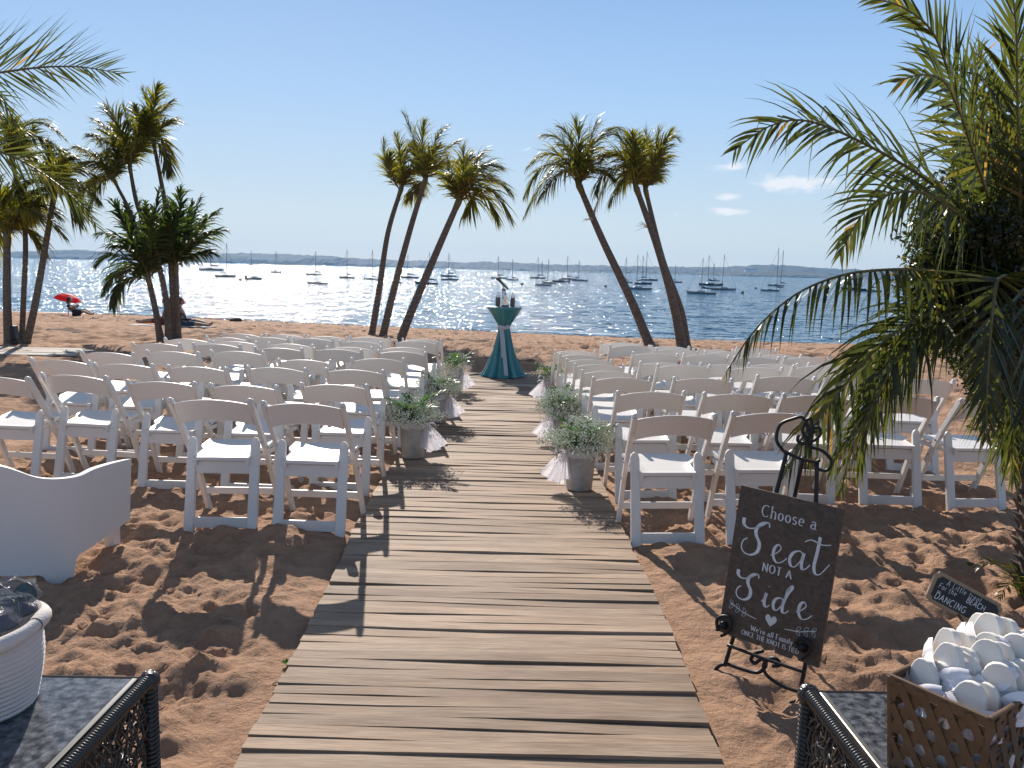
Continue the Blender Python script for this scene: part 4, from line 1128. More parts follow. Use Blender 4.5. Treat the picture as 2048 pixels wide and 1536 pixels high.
    for q, (dx, dz) in enumerate(((.06, .04), (.066, -.01))):   # loops
        V = []; F = []
        for i in range(13):
            a = 2 * PI * i / 12
            for j in range(5):
                ww = .028 * (1 - math.cos(a)) * .5
                V.append(K + Vector((sx * dx * (1 - math.cos(a)) * .5, -.02 + (j / 4 - .5) * (.02 + ww * 2) , dz + math.sin(a) * .03)))
        for i in range(12):
            for j in range(4):
                a_ = i * 5 + j; F.append((a_, a_ + 1, a_ + 6, a_ + 5))
        bw.add(V, F)
    bw.tube([K + Vector((0, -.015, -.015)), K + Vector((0, -.015, .015))], .012, 8)
    V = []; F = []   # ribbon round the rim
    for i in range(33):
        a = 2 * PI * i / 32
        for (dz, k_) in ((-.075, .995), (-.035, 1.0)):
            V.append((math.cos(a) * r * k_ * 1.03, math.sin(a) * r * k_ * 1.03, h + dz + .004 * math.sin(a * 7)))
    for i in range(32): F.append((2 * i, 2 * i + 2, 2 * i + 3, 2 * i + 1))
    bw.add(V, F)
    bw.build('tulle_bow', tulle, t, smooth=True)
    return t
planter(1158, 979, 'right', "nearest pot of baby's breath right of the walk, tulle bow hanging on the planks", 1, h=.318, r=.115)
planter(1124, 887, 'right', "second pot of baby's breath on the right, between the nearest and the farthest", 2, h=.30, r=.11, green=6)
planter(1103, 806, 'right', "farthest dark leafy pot on the right of the walk, beside the teal table", 3, h=.30, r=.105, green=8, full=.35)
planter(826, 915, 'left', "nearest pot on the left edge of the walk with dark palm leaves", 4, h=.325, r=.115, green=9, full=.8)
planter(875, 845, 'left', "middle pot on the left edge of the walk with white flowers", 5, h=.32, r=.112, green=6, full=.9)
planter(908, 783, 'left', "farthest pot on the left of the walk, dark greenery beside the last aisle chairs", 6, h=.30, r=.105, green=9, full=.35)

# ------------------------------------------------------------------ ceremony table
teal = pmat('teal_satin', (.020, .185, .20), .38, noise=(5, .5, (.015, .165, .19)), sheen=.4)
cloth_w = pmat('grey_white_sash', (.42, .44, .46), .6)
black_m = pmat('black_plastic', (.012, .012, .014), .4)
white_m = pmat('white_ceramic', (.8, .8, .78), .3)
glass_m = pmat('clear_glass', (.95, .97, .97), .05, trans=.9, ior=1.3)
TG = ground(1006, 754, .02); TZ = float(base_z(TG.x, TG.y)) + .03
tb = thing('cocktail_table', 'tall round cocktail table standing at the far end of the walk', 'table', (TG.x, TG.y, TZ))
TH = 1.035
MB().lathe([(0, TH - .03), (.235, TH - .03), (.238, TH - .015), (.235, TH - .002), (0, TH - .002)], 32).build('tabletop', white_m, tb, smooth=30)
MB().tube([(0, 0, .02), (0, 0, TH - .03)], .03, 12).build('column', black_m, tb)
MB().lathe([(0, 0), (.20, 0), (.20, .012), (.03, .03), (0, .03)], 24).build('base_plate', black_m, tb, smooth=30)
V = []; F = []; n = 112
prof = [(0, TH), (.15, TH + .001), (.255, TH + .001), (.260, TH - .012), (.238, TH - .05), (.185, TH - .12), (.135, TH - .20), (.092, TH - .265), (.078, TH - .30), (.082, TH - .33), (.095, TH - .40), (.118, TH - .52), (.145, TH - .66), (.178, TH - .80), (.220, TH - .93), (.255, TH - 1.0), (.29, .012), (.28, .004)]
for i, (r_, z_) in enumerate(prof):
    below = max(0, (TH - .01 - z_))
    for k in range(n):
        a = 2 * PI * k / n
        amp = min(.16, below * .5) if z_ > TH - .31 else .12 + .07 * min(1, (TH - .3 - z_) / .7)
        nf = 15 if z_ > TH - .31 else 11
        rr = r_ * (1 + amp * (.6 * math.sin(a * nf + 1.3 * math.sin(a * 2)) + .4 * math.sin(a * (nf + 6) + z_ * 3)))
        sq = 1 + (.10 * abs(math.cos(a * 2)) ** 3 if z_ < .25 else 0)
        V.append((rr * math.cos(a) * sq, rr * math.sin(a) * sq, z_))
for i in range(len(prof) - 1):
    for k in range(n):
        k2 = (k + 1) % n; F.append((i * n + k, (i + 1) * n + k, (i + 1) * n + k2, i * n + k2))
tc_ = MB().add(V, F).build('tablecloth', teal, None, smooth=True, loc=(TG.x, TG.y, TZ + .002))
tag(tc_, 'teal satin cloth gathered at the waist over the tall round table', 'tablecloth')
sash = thing('sash', 'pale sash tied round the teal cloth with long tails down the front', 'sash', (TG.x, TG.y, TZ + .002))
mb = MB(); V = []; F = []
for k in range(41):
    a = 2 * PI * k / 40
    for dz in (-.028, 0, .028):
        V.append((.098 * math.cos(a), .098 * math.sin(a), TH - .30 + dz + .006 * math.sin(a * 5)))
for k in range(40):
    for j in range(2): F.append((3 * k + j, 3 * k + 3 + j, 3 * k + 4 + j, 3 * k + 1 + j))
mb.add(V, F).build('band', cloth_w, sash, smooth=True)
MB().ball((-.012, -.115, TH - .305), .034, 10, 8, (1, .7, 1)).build('knot', cloth_w, sash, smooth=True)
for (x0, x1, z1, yb, ph) in ((-.03, .05, .05, -.36, 0), (-.045, .0, .30, -.27, 1)):
    V = []; F = []
    for i in range(15):
        f = i / 14; z_ = TH - .31 - f * (TH - .31 - z1)
        rb = np.interp(z_, [p[1] for p in reversed(prof[8:17])], [p[0] for p in reversed(prof[8:17])])
        for j in range(6):
            g_ = j / 5 - .5
            V.append((x0 + (x1 - x0) * f + g_ * (.045 + .015 * f), -(rb * 1.19 + .012) + .008 * math.sin(g_ * 9 + f * 4 + ph), z_))
    for i in range(14):
        for j in range(5): a_ = i * 6 + j; F.append((a_, a_ + 1, a_ + 7, a_ + 6))
    MB().add(V, F).build('tail', cloth_w, sash, smooth=True)
def on_table(dx, dy): return (TG.x + dx, TG.y + dy, TZ + TH + .003)
mic = thing('microphone', 'black microphone angled upward on a thin stand on the teal table', 'microphone', on_table(-.03, .05))
MB().lathe([(0, 0), (.055, 0), (.055, .008), (.01, .014), (0, .014)], 20).build('stand_base', black_m, mic, smooth=30)
MB().tube([(0, 0, .01), (0, 0, .32)], .006, 8).build('stand', black_m, mic)
MB().tube([(-.07, 0, .395), (-.02, 0, .345), (.075, 0, .255)], [.02, .019, .012], 12).ball((-.078, 0, .402), .027, 12, 8).build('handset', black_m, mic, smooth=30)
MB().tube([(0, 0, .30), (.012, 0, .325)], .014, 8).build('clip', black_m, mic)
jar_m = pmat('dark_wrap', (.06, .055, .05), .6, noise=(30, .6, (.12, .10, .09)))
for dx, lab in ((-.10, 'left of the two dark-wrapped white candles on the teal table'), (.115, 'right of the two dark-wrapped white candles on the teal table')):
    c = thing('candle_jar', lab, 'candle', on_table(dx, -.04), group='candles on the ceremony table')
    MB().lathe([(0, 0), (.034, 0), (.034, .135), (0, .135)], 16).build('wrap', jar_m, c, smooth=30)
    MB().lathe([(0, .135), (.031, .135), (.030, .17), (.012, .185), (.009, .21), (0, .212)], 14).build('candle', white_m, c, smooth=30)
dc = thing('decanter', 'clear glass decanter with dark stopper between the two candles', 'decanter', on_table(.008, -.07))
MB().lathe([(0, 0), (.055, 0), (.064, .03), (.055, .085), (.024, .13), (.016, .165), (.020, .175), (0, .176)], 24).build('vessel', glass_m, dc, smooth=True)
MB().lathe([(0, .005), (.052, .005), (.058, .028), (0, .029)], 20).build('contents', pmat('dark_sand', (.16, .07, .06), .8), dc, smooth=30)
MB().ball((0, 0, .188), .014, 8, 6).build('stopper', black_m, dc)
cb = MB().tube(spline([Vector((TG.x - .26, TG.y + .1, TZ + .012)), Vector((TG.x - .42, TG.y + .02, TZ + .01)), Vector((TG.x - .5, TG.y - .02, TZ + .01))], 4), .012, 6).build('cable', black_m); tag(cb, 'short black cable lying on the planks left of the teal cloth', 'cable')

# ------------------------------------------------------------------ white lounge chair, near left
lounge_mat = pmat('lounge_plastic', (.72, .70, .68), .42, noise=(3, .2, (.66, .63, .61)), bump=(90, .12, .001))
LG = ground(120, 1166)
lc = thing('lounge_chair', 'white moulded plastic armchair seen from behind at the left edge', 'armchair', (LG.x, LG.y, gz(LG.x, LG.y) - .02))
LO = lc.location
# outline of the shell in plan, starting at the front of the right arm, round the back, to the front of the left arm
planc = [(.095, .52), (.090, .36), (.075, .20), (.045, .07), (-.06, -.03), (-.26, -.06), (-.66, -.06), (-.86, -.03), (-.965, .07), (-.995, .20), (-1.01, .36), (-1.015, .52)]
top = [.515, .535, .545, .535, .555, .625, .625, .555, .535, .545, .535, .515]
P = [Vector((x, y, 0)) for x, y in planc]
sp = spline(P, 8); T_ = [v.x for v in spline([Vector((z, 0, 0)) for z in top], 8)]
m = len(sp)
def botz(i):
    """skirt line: legs at the two back corners and at the arm fronts, arches between"""
    f = i / 8.0
    leg = max(math.exp(-((f - 3.5) / .46) ** 8), math.exp(-((f - 7.5) / .46) ** 8))
    arch = .075 if 3.6 < f < 7.4 else .0
    side_ = max(0, (3.5 - f)) if f < 5.5 else max(0, (f - 7.5))
    b_ = arch if 3.6 < f < 7.4 else .13 + .015 * side_
    return b_ * (1 - leg)
B_ = [botz(i) for i in range(m)]
def outn(i):
    a = sp[min(i + 1, m - 1)] - sp[max(i - 1, 0)]; n_ = Vector((a.y, -a.x, 0)).normalized()
    return n_
ctr = Vector((-.46, .3, 0)); V = []; F = []; nz = 10; thk = .035
for lay in (0, 1):
    for i in range(m):
        n_ = (sp[i] - ctr).normalized()
        for j in range(nz + 1):
            f = j / nz; z = B_[i] + (T_[i] - B_[i]) * f
            flare = .03 * (z / .6) ** 1.5
            p = sp[i] + n_ * (flare - (thk if lay else 0)) + Vector((0, 0, z))
            V.append(p)
off = m * (nz + 1)
for i in range(m - 1):
    for j in range(nz):
        a = i * (nz + 1) + j; b = a + nz + 1
        F.append((a, b, b + 1, a + 1)); F.append((a + off, a + 1 + off, b + 1 + off, b + off))
    a = i * (nz + 1); b = a + nz + 1
    F.append((a, a + off, b + off, b)); a += nz; b += nz; F.append((a, b, b + off, a + off))
for i in (0, m - 1):
    for j in range(nz):
        a = i * (nz + 1) + j; F.append((a, a + 1, a + 1 + off, a + off))
o = MB().add(V, F).build('shell', lounge_mat, lc, smooth=50)
mb = MB(); mb.box((-.46, .25, .26), (.90, .42, .06), bev=.02); mb.build('seat', lounge_mat, lc, smooth=40)
for sx in (.03, -.95):
    MB().bar((sx, .46, 0), (sx, .46, .20), .05, .07).build('leg', lounge_mat, lc)

# ------------------------------------------------------------------ wicker side tables in the foreground
wick = pmat('black_wicker', (.028, .025, .023), .33, spec=.6, noise=(40, .4, (.05, .045, .04)))
def granite():
    m = pmat('speckled_granite', (.10, .11, .125), .16, spec=.6)
    t = m.node_tree; b = t.nodes['Principled BSDF']
    tc = t.nodes.new('ShaderNodeTexCoord')
    v = t.nodes.new('ShaderNodeTexVoronoi'); v.inputs['Scale'].default_value = 120; t.links.new(tc.outputs['Object'], v.inputs['Vector'])
    n = t.nodes.new('ShaderNodeTexNoise'); n.inputs['Scale'].default_value = 45; n.inputs['Detail'].default_value = 6; t.links.new(tc.outputs['Object'], n.inputs['Vector'])
    cr = t.nodes.new('ShaderNodeValToRGB')
    for e, (p_, c_) in zip(cr.color_ramp.elements, ((.36, (.035, .04, .05, 1)), (.66, (.20, .21, .235, 1)))): e.position = p_; e.color = c_
    t.links.new(n.outputs['Fac'], cr.inputs[0])
    mx = t.nodes.new('ShaderNodeMix'); mx.data_type = 'RGBA'; mx.blend_type = 'MULTIPLY'; mx.inputs['Factor'].default_value = .5
    bwv = t.nodes.new('ShaderNodeRGBToBW'); t.links.new(v.outputs['Color'], bwv.inputs[0])
    t.links.new(cr.outputs[0], mx.inputs['A']); t.links.new(bwv.outputs[0], mx.inputs['B']); t.links.new(mx.outputs['Result'], b.inputs['Base Color'])
    bp = t.nodes.new('ShaderNodeBump'); bp.inputs['Strength'].default_value = .25; bp.inputs['Distance'].default_value = .002
    t.links.new(n.outputs['Fac'], bp.inputs['Height']); t.links.new(bp.outputs[0], b.inputs['Normal'])
    return m
gran = granite()
chrome = pmat('brushed_metal_edge', (.55, .50, .44), .3, metal=.9)
ZT = .47
def wicker_table(corner_px, edge_px, far_px, lab, mirror, seed):
    P0 = on_z(*corner_px, ZT); P1 = on_z(*edge_px, ZT); P2 = on_z(*far_px, ZT)
    e1 = (P1 - P0); e1.z = 0; e1.normalize(); e2 = (P2 - P0); e2.z = 0; e2.normalize()
    W, D = .62, .66
    zg = gz(P0.x, P0.y)
    t = thing('wicker_table', lab, 'side table', (P0.x, P0.y, zg), group='black wicker side tables with stone tops')
    H = ZT - zg
    U = lambda a, b, z: e1 * a + e2 * b + Vector((0, 0, z))
    mb = MB()
    Vv = [U(.0, .0, H - .015), U(D, 0, H - .015), U(D, W, H - .015), U(0, W, H - .015)]; Vt = [v + Vector((0, 0, .015)) for v in Vv]
    mb.add(Vv + Vt, [(0, 1, 2, 3), (7, 6, 5, 4), (0, 4, 5, 1), (1, 5, 6, 2), (2, 6, 7, 3), (3, 7, 4, 0)]).build('stone_top', gran, t)
    mb = MB(); mb.bar(U(-.0, -.011, H - .004), U(D, -.011, H - .004), .018, .016)
    mb.build('edge_strip', chrome if mirror else wick, t, bevel=.004)
    # coil-wrapped rim: a bar with windings
    r = .019
    def coil(a, b, name='rim_wrap'):
        a, b = Vector(a), Vector(b); L = (b - a).length; n = int(L / .0095); d = (b - a).normalized(); s = d.orthogonal().normalized(); u = d.cross(s)
        mb = MB(); N = n * 8; V = []; F = []; pts = []
        for i in range(N + 1):
            f = i / N; an = 2 * PI * n * f
            pts.append(a + d * L * f + (s * math.cos(an) + u * math.sin(an)) * (r * .72))
        mb.tube(pts, .0052, 5)
        mb.tube([a, b], r * .62, 10)
        mb.build(name, wick, t, smooth=True)
    coil(U(-.018, -.042, H - .006), U(D, -.042, H - .006))
    MB().tube([U(-.012, -.03, H - .008), U(-.012, W, H - .008)], .008, 8).build('rim_rod', wick, t)
    # knotted corner
    rg = random.Random(seed); mb = MB(); c0 = U(-.012, -.040, H - .012)
    for k in range(14):
        ax = Vector((rg.gauss(0, 1), rg.gauss(0, 1), rg.gauss(0, 1))).normalized(); s = ax.orthogonal().normalized(); u = ax.cross(s)
        pts = [c0 + ax * rg.uniform(-.004, .004) + (s * math.cos(q) + u * math.sin(q)) * .024 for q in np.linspace(0, 2 * PI, 11)]
        mb.tube(pts, .006, 5)
    o = mb.build('corner_binding', wick, t, smooth=True)
    # legs
    for (a, b) in ((-.012, -.040), (D, -.040), (-.012, W), (D, W)):
        mb = MB(); q0 = U(a, b, .0); q1 = U(a, b, H - .02)
        mb.tube([q0, q1], .017, 8)
        for k in range(int(H / .013)):
            z = .012 + k * .013; c = U(a, b, z)
            mb.tube([c + Vector((math.cos(w), math.sin(w), .25 * math.sin(w))) * .019 for w in np.linspace(0, 2 * PI, 9)], .0055, 4)
        mb.build('leg', wick, t, smooth=True)
    # open random weave panels
    def panel(o0, dx, wd, hh, sd):
        rg = random.Random(sd); mb = MB()
        nrm = Vector((dx.y, -dx.x, 0))
        nv = int(wd / .024)
        for k in range(nv):
            x0 = (k + .5) / nv * wd; ph = rg.uniform(0, 6); am = rg.uniform(.006, .016)
            pts = [o0 + dx * (x0 + am * math.sin(z * 26 + ph) + rg.gauss(0, .002)) + Vector((0, 0, z)) + nrm * .007 * math.sin(z * 70 + ph) for z in np.linspace(0, hh, 26)]
            mb.tube(pts, .0033, 4)
        for sgn in (-1, 1):
            for k in range(int((wd + hh) / .034)):
                x0 = (k + rg.uniform(-.2, .2)) * .034 - (hh * .75 if sgn > 0 else 0); pts = []
                ph = rg.uniform(0, 6)
                for z in np.linspace(0, hh, 22):
                    x = x0 + sgn * z * .75 + .008 * math.sin(z * 40 + ph)
                    if 0 <= x <= wd: pts.append(o0 + dx * x + Vector((0, 0, z)) + nrm * .008 * math.cos(z * 60 + ph))
                if len(pts) > 2: mb.tube(pts, .0031, 4)
        for k in range(int(hh / .035)):
            z0 = (k + .5) * .035; ph = rg.uniform(0, 6)
            pts = [o0 + dx * x + Vector((0, 0, z0 + .006 * math.sin(x * 50 + ph))) + nrm * .008 * math.sin(x * 90 + ph) for x in np.linspace(0, wd, 40)]
            mb.tube(pts, .0031, 4)
        o = mb.build('weave', wick, t, smooth=True); o['kind'] = 'stuff'
    panel(U(0, -.040, .03), e1, D, H - .05, seed + 1)
    panel(U(-.014, 0, .03), e2, W, H - .05, seed + 2)
    return t, U, H, P0
tL, UL, HL, PL0 = wicker_table((262, 1358), (78, 1545), (95, 1355), 'black wicker table with grey stone top, near left corner', False, 5)
tR, UR, HR, PR0 = wicker_table((1652, 1386), (1775, 1540), (1790, 1388), 'black wicker table with grey stone top, near right corner', True, 15)

# ------------------------------------------------------------------ stroke lettering
def arc(cx, cy, rx, ry, a0, a1, n=12):
    return [(cx + rx * math.cos(R(a0 + (a1 - a0) * i / n)), cy + ry * math.sin(R(a0 + (a1 - a0) * i / n))) for i in range(n + 1)]
# glyphs in a box of height 1 (x-height .62); each glyph: (width, [strokes])
G = {
 'A': (.72, [[(.04, 0), (.36, 1)], [(.36, 1), (.68, 0)], [(.16, .34), (.56, .34)]]),
 'B': (.6, [[(.1, 0), (.1, 1)], [(.1, 1)] + arc(.28, .77, .22, .23, 90, -90), [(.1, .54)] + arc(.30, .27, .26, .27, 90, -90) + [(.1, 0)]]),
 'C': (.72, [arc(.40, .5, .34, .5, 50, 310, 18)]),
 'D': (.72, [[(.1, 0), (.1, 1)], [(.1, 1)] + arc(.28, .5, .36, .5, 90, -90, 14) + [(.1, 0)]]),
 'E': (.56, [[(.1, 0), (.1, 1)], [(.1, 1), (.5, 1)], [(.1, .52), (.42, .52)], [(.1, 0), (.52, 0)]]),
 'F': (.54, [[(.1, 0), (.1, 1)], [(.1, 1), (.5, 1)], [(.1, .52), (.42, .52)]]),
 'G': (.74, [arc(.40, .5, .34, .5, 50, 330, 18), [(.70, .25), (.70, .45), (.45, .45)]]),
 'H': (.72, [[(.1, 0), (.1, 1)], [(.62, 0), (.62, 1)], [(.1, .52), (.62, .52)]]),
 'I': (.28, [[(.14, 0), (.14, 1)]]),
 'K': (.66, [[(.1, 0), (.1, 1)], [(.58, 1), (.1, .45)], [(.25, .58), (.62, 0)]]),
 'L': (.54, [[(.1, 1), (.1, 0), (.5, 0)]]),
 'N': (.74, [[(.1, 0), (.1, 1)], [(.1, 1), (.64, 0)], [(.64, 0), (.64, 1)]]),
 'O': (.80, [arc(.40, .5, .33, .5, 90, 450, 24)]),
 'S': (.54, [arc(.27, .75, .20, .25, 40, 250, 10) + arc(.27, .25, .22, .25, 70, -140, 10)]),
 'T': (.64, [[(.04, 1), (.60, 1)], [(.32, 1), (.32, 0)]]),
 'W': (1.0, [[(.04, 1), (.27, 0)], [(.27, 0), (.5, .9)], [(.5, .9), (.73, 0)], [(.73, 0), (.96, 1)]]),
 'a': (.52, [arc(.25, .18, .17, .19, 30, 350, 12), [(.10, .52)] + arc(.25, .42, .17, .18, 110, 0, 6) + [(.42, 0), (.48, 0)]]),
 'c': (.48, [arc(.27, .3, .2, .31, 50, 310, 12)]),
 'e': (.52, [[(.08, .32), (.45, .32)] + arc(.27, .31, .19, .3, 5, 310, 14)]),
 'f': (.34, [[(.34, .95)] + arc(.24, .86, .10, .12, 60, 180, 6) + [(.14, 0)], [(.02, .6), (.30, .6)]]),
 'h': (.56, [[(.1, 0), (.1, 1)], [(.1, .42)] + arc(.28, .42, .18, .2, 150, 0, 8) + [(.46, 0)]]),
 'i': (.24, [[(.12, 0), (.12, .6)], [(.12, .82), (.12, .86)]]),
 'l': (.24, [[(.12, 0), (.12, 1)]]),
 'm': (.84, [[(.1, 0), (.1, .6)], [(.1, .42)] + arc(.26, .42, .16, .19, 150, 0, 8) + [(.42, 0)], [(.42, .42)] + arc(.58, .42, .16, .19, 150, 0, 8) + [(.74, 0)]]),
 'n': (.54, [[(.1, 0), (.1, .6)], [(.1, .42)] + arc(.26, .42, .16, .19, 150, 0, 8) + [(.42, 0)]]),
 'o': (.54, [arc(.27, .3, .20, .31, 90, 450, 16)]),
 'r': (.38, [[(.1, 0), (.1, .6)], [(.1, .40)] + arc(.25, .42, .14, .18, 150, 50, 5)]),
 's': (.42, [arc(.21, .46, .14, .15, 30, 250, 8) + arc(.21, .15, .16, .16, 70, -150, 8)]),
 't': (.36, [[(.15, .9), (.15, .12)] + arc(.25, .1, .1, .1, 180, 300, 4), [(.02, .6), (.30, .6)]]),
 'u': (.54, [[(.1, .6), (.1, .2)] + arc(.26, .2, .16, .2, 180, 360, 8), [(.42, .6), (.42, 0)]]),
 'y': (.50, [[(.06, .6), (.26, .05)], [(.45, .6), (.2, -.25), (.08, -.28)]]),
 'z': (.5, [[(.06, .6), (.42, .6), (.08, 0), (.46, 0)]]),
 "'": (.18, [[(.09, 1.0), (.07, .8)]]), '.': (.2, [[(.1, .0), (.1, .05)]]), ' ': (.32, []),
}
def ribbon(mb, pts, M, wt, wk, z=.0012, slant=None):
    """flat pen stroke on the board; thick on down-strokes (wk) and thin across (wt)"""
    P = [Vector((p[0], p[1])) for p in pts]
    V = []; F = []
    for i, p in enumerate(P):
        d = P[min(i + 1, len(P) - 1)] - P[max(i - 1, 0)]
        if d.length < 1e-9: d = Vector((1, 0))
        d.normalize(); nrm = Vector((-d.y, d.x))
        k = abs(d.y) if slant is None else max(0, -d.y)
        w = wt + (wk - wt) * k ** 1.3
        for s in (-1, 1):
            q = p + nrm * w * .5 * s; V.append(M @ Vector((q.x, q.y, z)))
    for i in range(len(P) - 1): F.append((2 * i, 2 * i + 1, 2 * i + 3, 2 * i + 2))
    mb.add(V, F)
def write(mb, txt, M, x, y, h, wt, wk, serif=True, sp=.06, center=None, shear=0., wob=0., rg=None):
    tot = sum(G[c][0] + sp for c in txt) * h
    cx = x - tot / 2 if center else x
    for c in txt:
        w, st = G[c]
        for s in st:
            P = [(cx + (px + shear * py) * h + (rg.gauss(0, wob) if rg else 0), y + py * h + (rg.gauss(0, wob) if rg else 0)) for px, py in s]
            if len(P) == 2:
                P = [P[0], ((P[0][0] + P[1][0]) / 2, (P[0][1] + P[1][1]) / 2), P[1]]
            ribbon(mb, P, M, wt, wk)
            if serif and len(s) >= 2:
                for (e, f) in ((s[0], s[1]), (s[-1], s[-2])):
                    if abs(e[0] - f[0]) < .12 and (abs(e[1]) < .03 or e[1] > .97 or abs(e[1] - .6) < .03) and c not in "'.":
                        ribbon(mb, [(cx + (e[0] - .10) * h, y + e[1] * h), (cx + (e[0] + .10) * h, y + e[1] * h)], M, wt, wt)
        cx += (w + sp) * h
def script(mb, strokes, M, x, y, s, wt, wk):
    for st in strokes:
        P = spline([Vector((px, py, 0)) for px, py in st], 9)
        ribbon(mb, [(x + p.x * s, y + p.y * s) for p in P], M, wt, wk, slant=True)
# script capitals and letters, unit = cap height 1
SC_S = [[(-.04, .98), (-.02, .80), (.14, .72), (.38, .80), (.64, 1.0)], [(.72, .88), (.68, 1.0), (.50, .95), (.36, .76), (.38, .58), (.50, .38), (.48, .14), (.30, .0), (.10, .02), (.0, .16), (.03, .34), (.14, .44)]]
SC_e = [[(.0, .16), (.16, .26), (.27, .42), (.20, .52), (.09, .40), (.08, .16), (.20, .0), (.36, .06), (.48, .20)]]
SC_a = [[(.38, .44), (.28, .50), (.12, .42), (.03, .22), (.09, .03), (.22, .04), (.36, .28), (.41, .48)], [(.41, .48), (.38, .20), (.42, .02), (.52, .06), (.62, .20)]]
SC_t = [[(.10, 1.04), (.08, .60), (.05, .20), (.12, .0), (.26, .04), (.46, .36)], [(-.30, .80), (-.12, .90), (.18, .84), (.42, .90)]]
SC_i = [[(.0, .14), (.10, .30), (.14, .48)], [(.14, .48), (.10, .16), (.18, .0), (.30, .10)], [(.19, .70), (.20, .73)]]
SC_d = [[(.36, .42), (.26, .48), (.10, .40), (.03, .20), (.09, .02), (.20, .03), (.34, .26), (.40, .48), (.44, .80), (.58, 1.02), (.60, .92), (.48, .68), (.38, .34), (.38, .05), (.48, .0), (.60, .14)]]

# ------------------------------------------------------------------ easel and wooden sign
iron = pmat('black_iron', (.013, .013, .015), .45, metal=.3, bump=(120, .3, .001))
def sign_wood():
    m = pmat('dark_stained_board', (.040, .028, .021), .6)
    t = m.node_tree; b = t.nodes['Principled BSDF']; tc = t.nodes.new('ShaderNodeTexCoord')
    mp = t.nodes.new('ShaderNodeMapping'); mp.inputs['Scale'].default_value = (30, 2, 30); t.links.new(tc.outputs['Object'], mp.inputs['Vector'])
    n = t.nodes.new('ShaderNodeTexNoise'); n.inputs['Scale'].default_value = 2; n.inputs['Detail'].default_value = 6; n.inputs['Distortion'].default_value = .5; t.links.new(mp.outputs[0], n.inputs['Vector'])
    cr = t.nodes.new('ShaderNodeValToRGB'); cr.color_ramp.elements[0].position = .3; cr.color_ramp.elements[0].color = (.050, .035, .025, 1); cr.color_ramp.elements[1].position = .7; cr.color_ramp.elements[1].color = (.105, .074, .053, 1)
    t.links.new(n.outputs['Fac'], cr.inputs[0]); t.links.new(cr.outputs[0], b.inputs['Base Color'])
    bp = t.nodes.new('ShaderNodeBump'); bp.inputs['Strength'].default_value = .4; bp.inputs['Distance'].default_value = .002; t.links.new(n.outputs['Fac'], bp.inputs['Height']); t.links.new(bp.outputs[0], b.inputs['Normal'])
    return m
board_mat = sign_wood()
white_paint = pmat('white_letter_paint', (.70, .73, .74), .7, noise=(60, .5, (.45, .47, .47)))
# four corners of the board from the picture: level bottom edge, common lean
zb = .17
BL = on_z(1437, 1262, zb + gz(.8, 3.1)); BR = on_z(1637, 1336, zb + gz(1.0, 2.9))
best = None
for dl in np.linspace(2.6, 3.9, 60):
    TLc = at_y(1483, 976, dl)
    for dr in np.linspace(2.3, 3.7, 60):
        TRc = at_y(1683, 1012, dr)
        e = ((TLc - BL) - (TRc - BR)).length + .3 * abs((TLc - BL).dot((BR - BL).normalized())) + .3 * abs((TRc - BR).dot((BR - BL).normalized()))
        if best is None or e < best[0]: best = (e, TLc, TRc)
Uv = ((best[1] - BL) + (best[2] - BR)) / 2
Xv = (BR - BL); BW = Xv.length; Xv.normalize(); Uv = Uv - Xv * Uv.dot(Xv); BH = Uv.length; Uv.normalize(); Nv = Xv.cross(Uv).normalized()
print('board', BW, BH, 'lean', math.degrees(math.asin(Uv.z)), 'N', tuple(Nv), 'BL', tuple(BL), 'BR', tuple(BR))
if Nv.y > 0: Nv = -Nv
MB4 = Matrix(((Xv.x, Uv.x, Nv.x, BL.x), (Xv.y, Uv.y, Nv.y, BL.y), (Xv.z, Uv.z, Nv.z, BL.z), (0, 0, 0, 1)))
sign = thing('wooden_sign', 'dark wooden sign reading Choose a Seat not a Side, resting on the black easel', 'sign', tuple(BL))
inv = Matrix.Translation(-BL) @ MB4
out = [(0, 0), (.30 * BW, .0), (.42 * BW, .0), (.42 * BW, .018), (.58 * BW, .018), (.58 * BW, -.004), (.74 * BW, -.004), (.75 * BW, .012), (.80 * BW, .012), (.81 * BW, 0), (BW, 0), (BW, BH), (0, BH)]
n = len(out); th = .014
V = [inv @ Vector((x, y, 0)) for x, y in out] + [inv @ Vector((x, y, -th)) for x, y in out]
F = [tuple(range(n)), tuple(reversed(range(n, 2 * n)))] + [(i, i + n, (i + 1) % n + n, (i + 1) % n) for i in range(n)]
MB().add(V, F).build('board', board_mat, sign)
lt = MB(); s = BW
write(lt, 'Choose a', inv, BW * .52, BH * .835, BH * .075, .0022, .0052, center=1, sp=.10)
sc = BH * .235
y1 = BH * .565
script(lt, SC_S, inv, BW * .10, y1, sc, .005, .014); script(lt, SC_e, inv, BW * .40, y1 + .0 * sc, sc * .95, .004, .011)
script(lt, SC_a, inv, BW * .575, y1, sc * .95, .004, .012); script(lt, SC_t, inv, BW * .80, y1, sc * .95, .004, .012)
write(lt, 'NOT A', inv, BW * .49, BH * .487, BH * .052, .0022, .0052, center=1, sp=.14)
y2 = BH * .262; sc = BH * .19
script(lt, SC_S, inv, BW * .12, y2, sc, .005, .014); script(lt, SC_i, inv, BW * .38, y2, sc, .004, .012)
script(lt, SC_d, inv, BW * .49, y2, sc * .95, .004, .012); script(lt, SC_e, inv, BW * .72, y2, sc * 1.1, .004, .012)
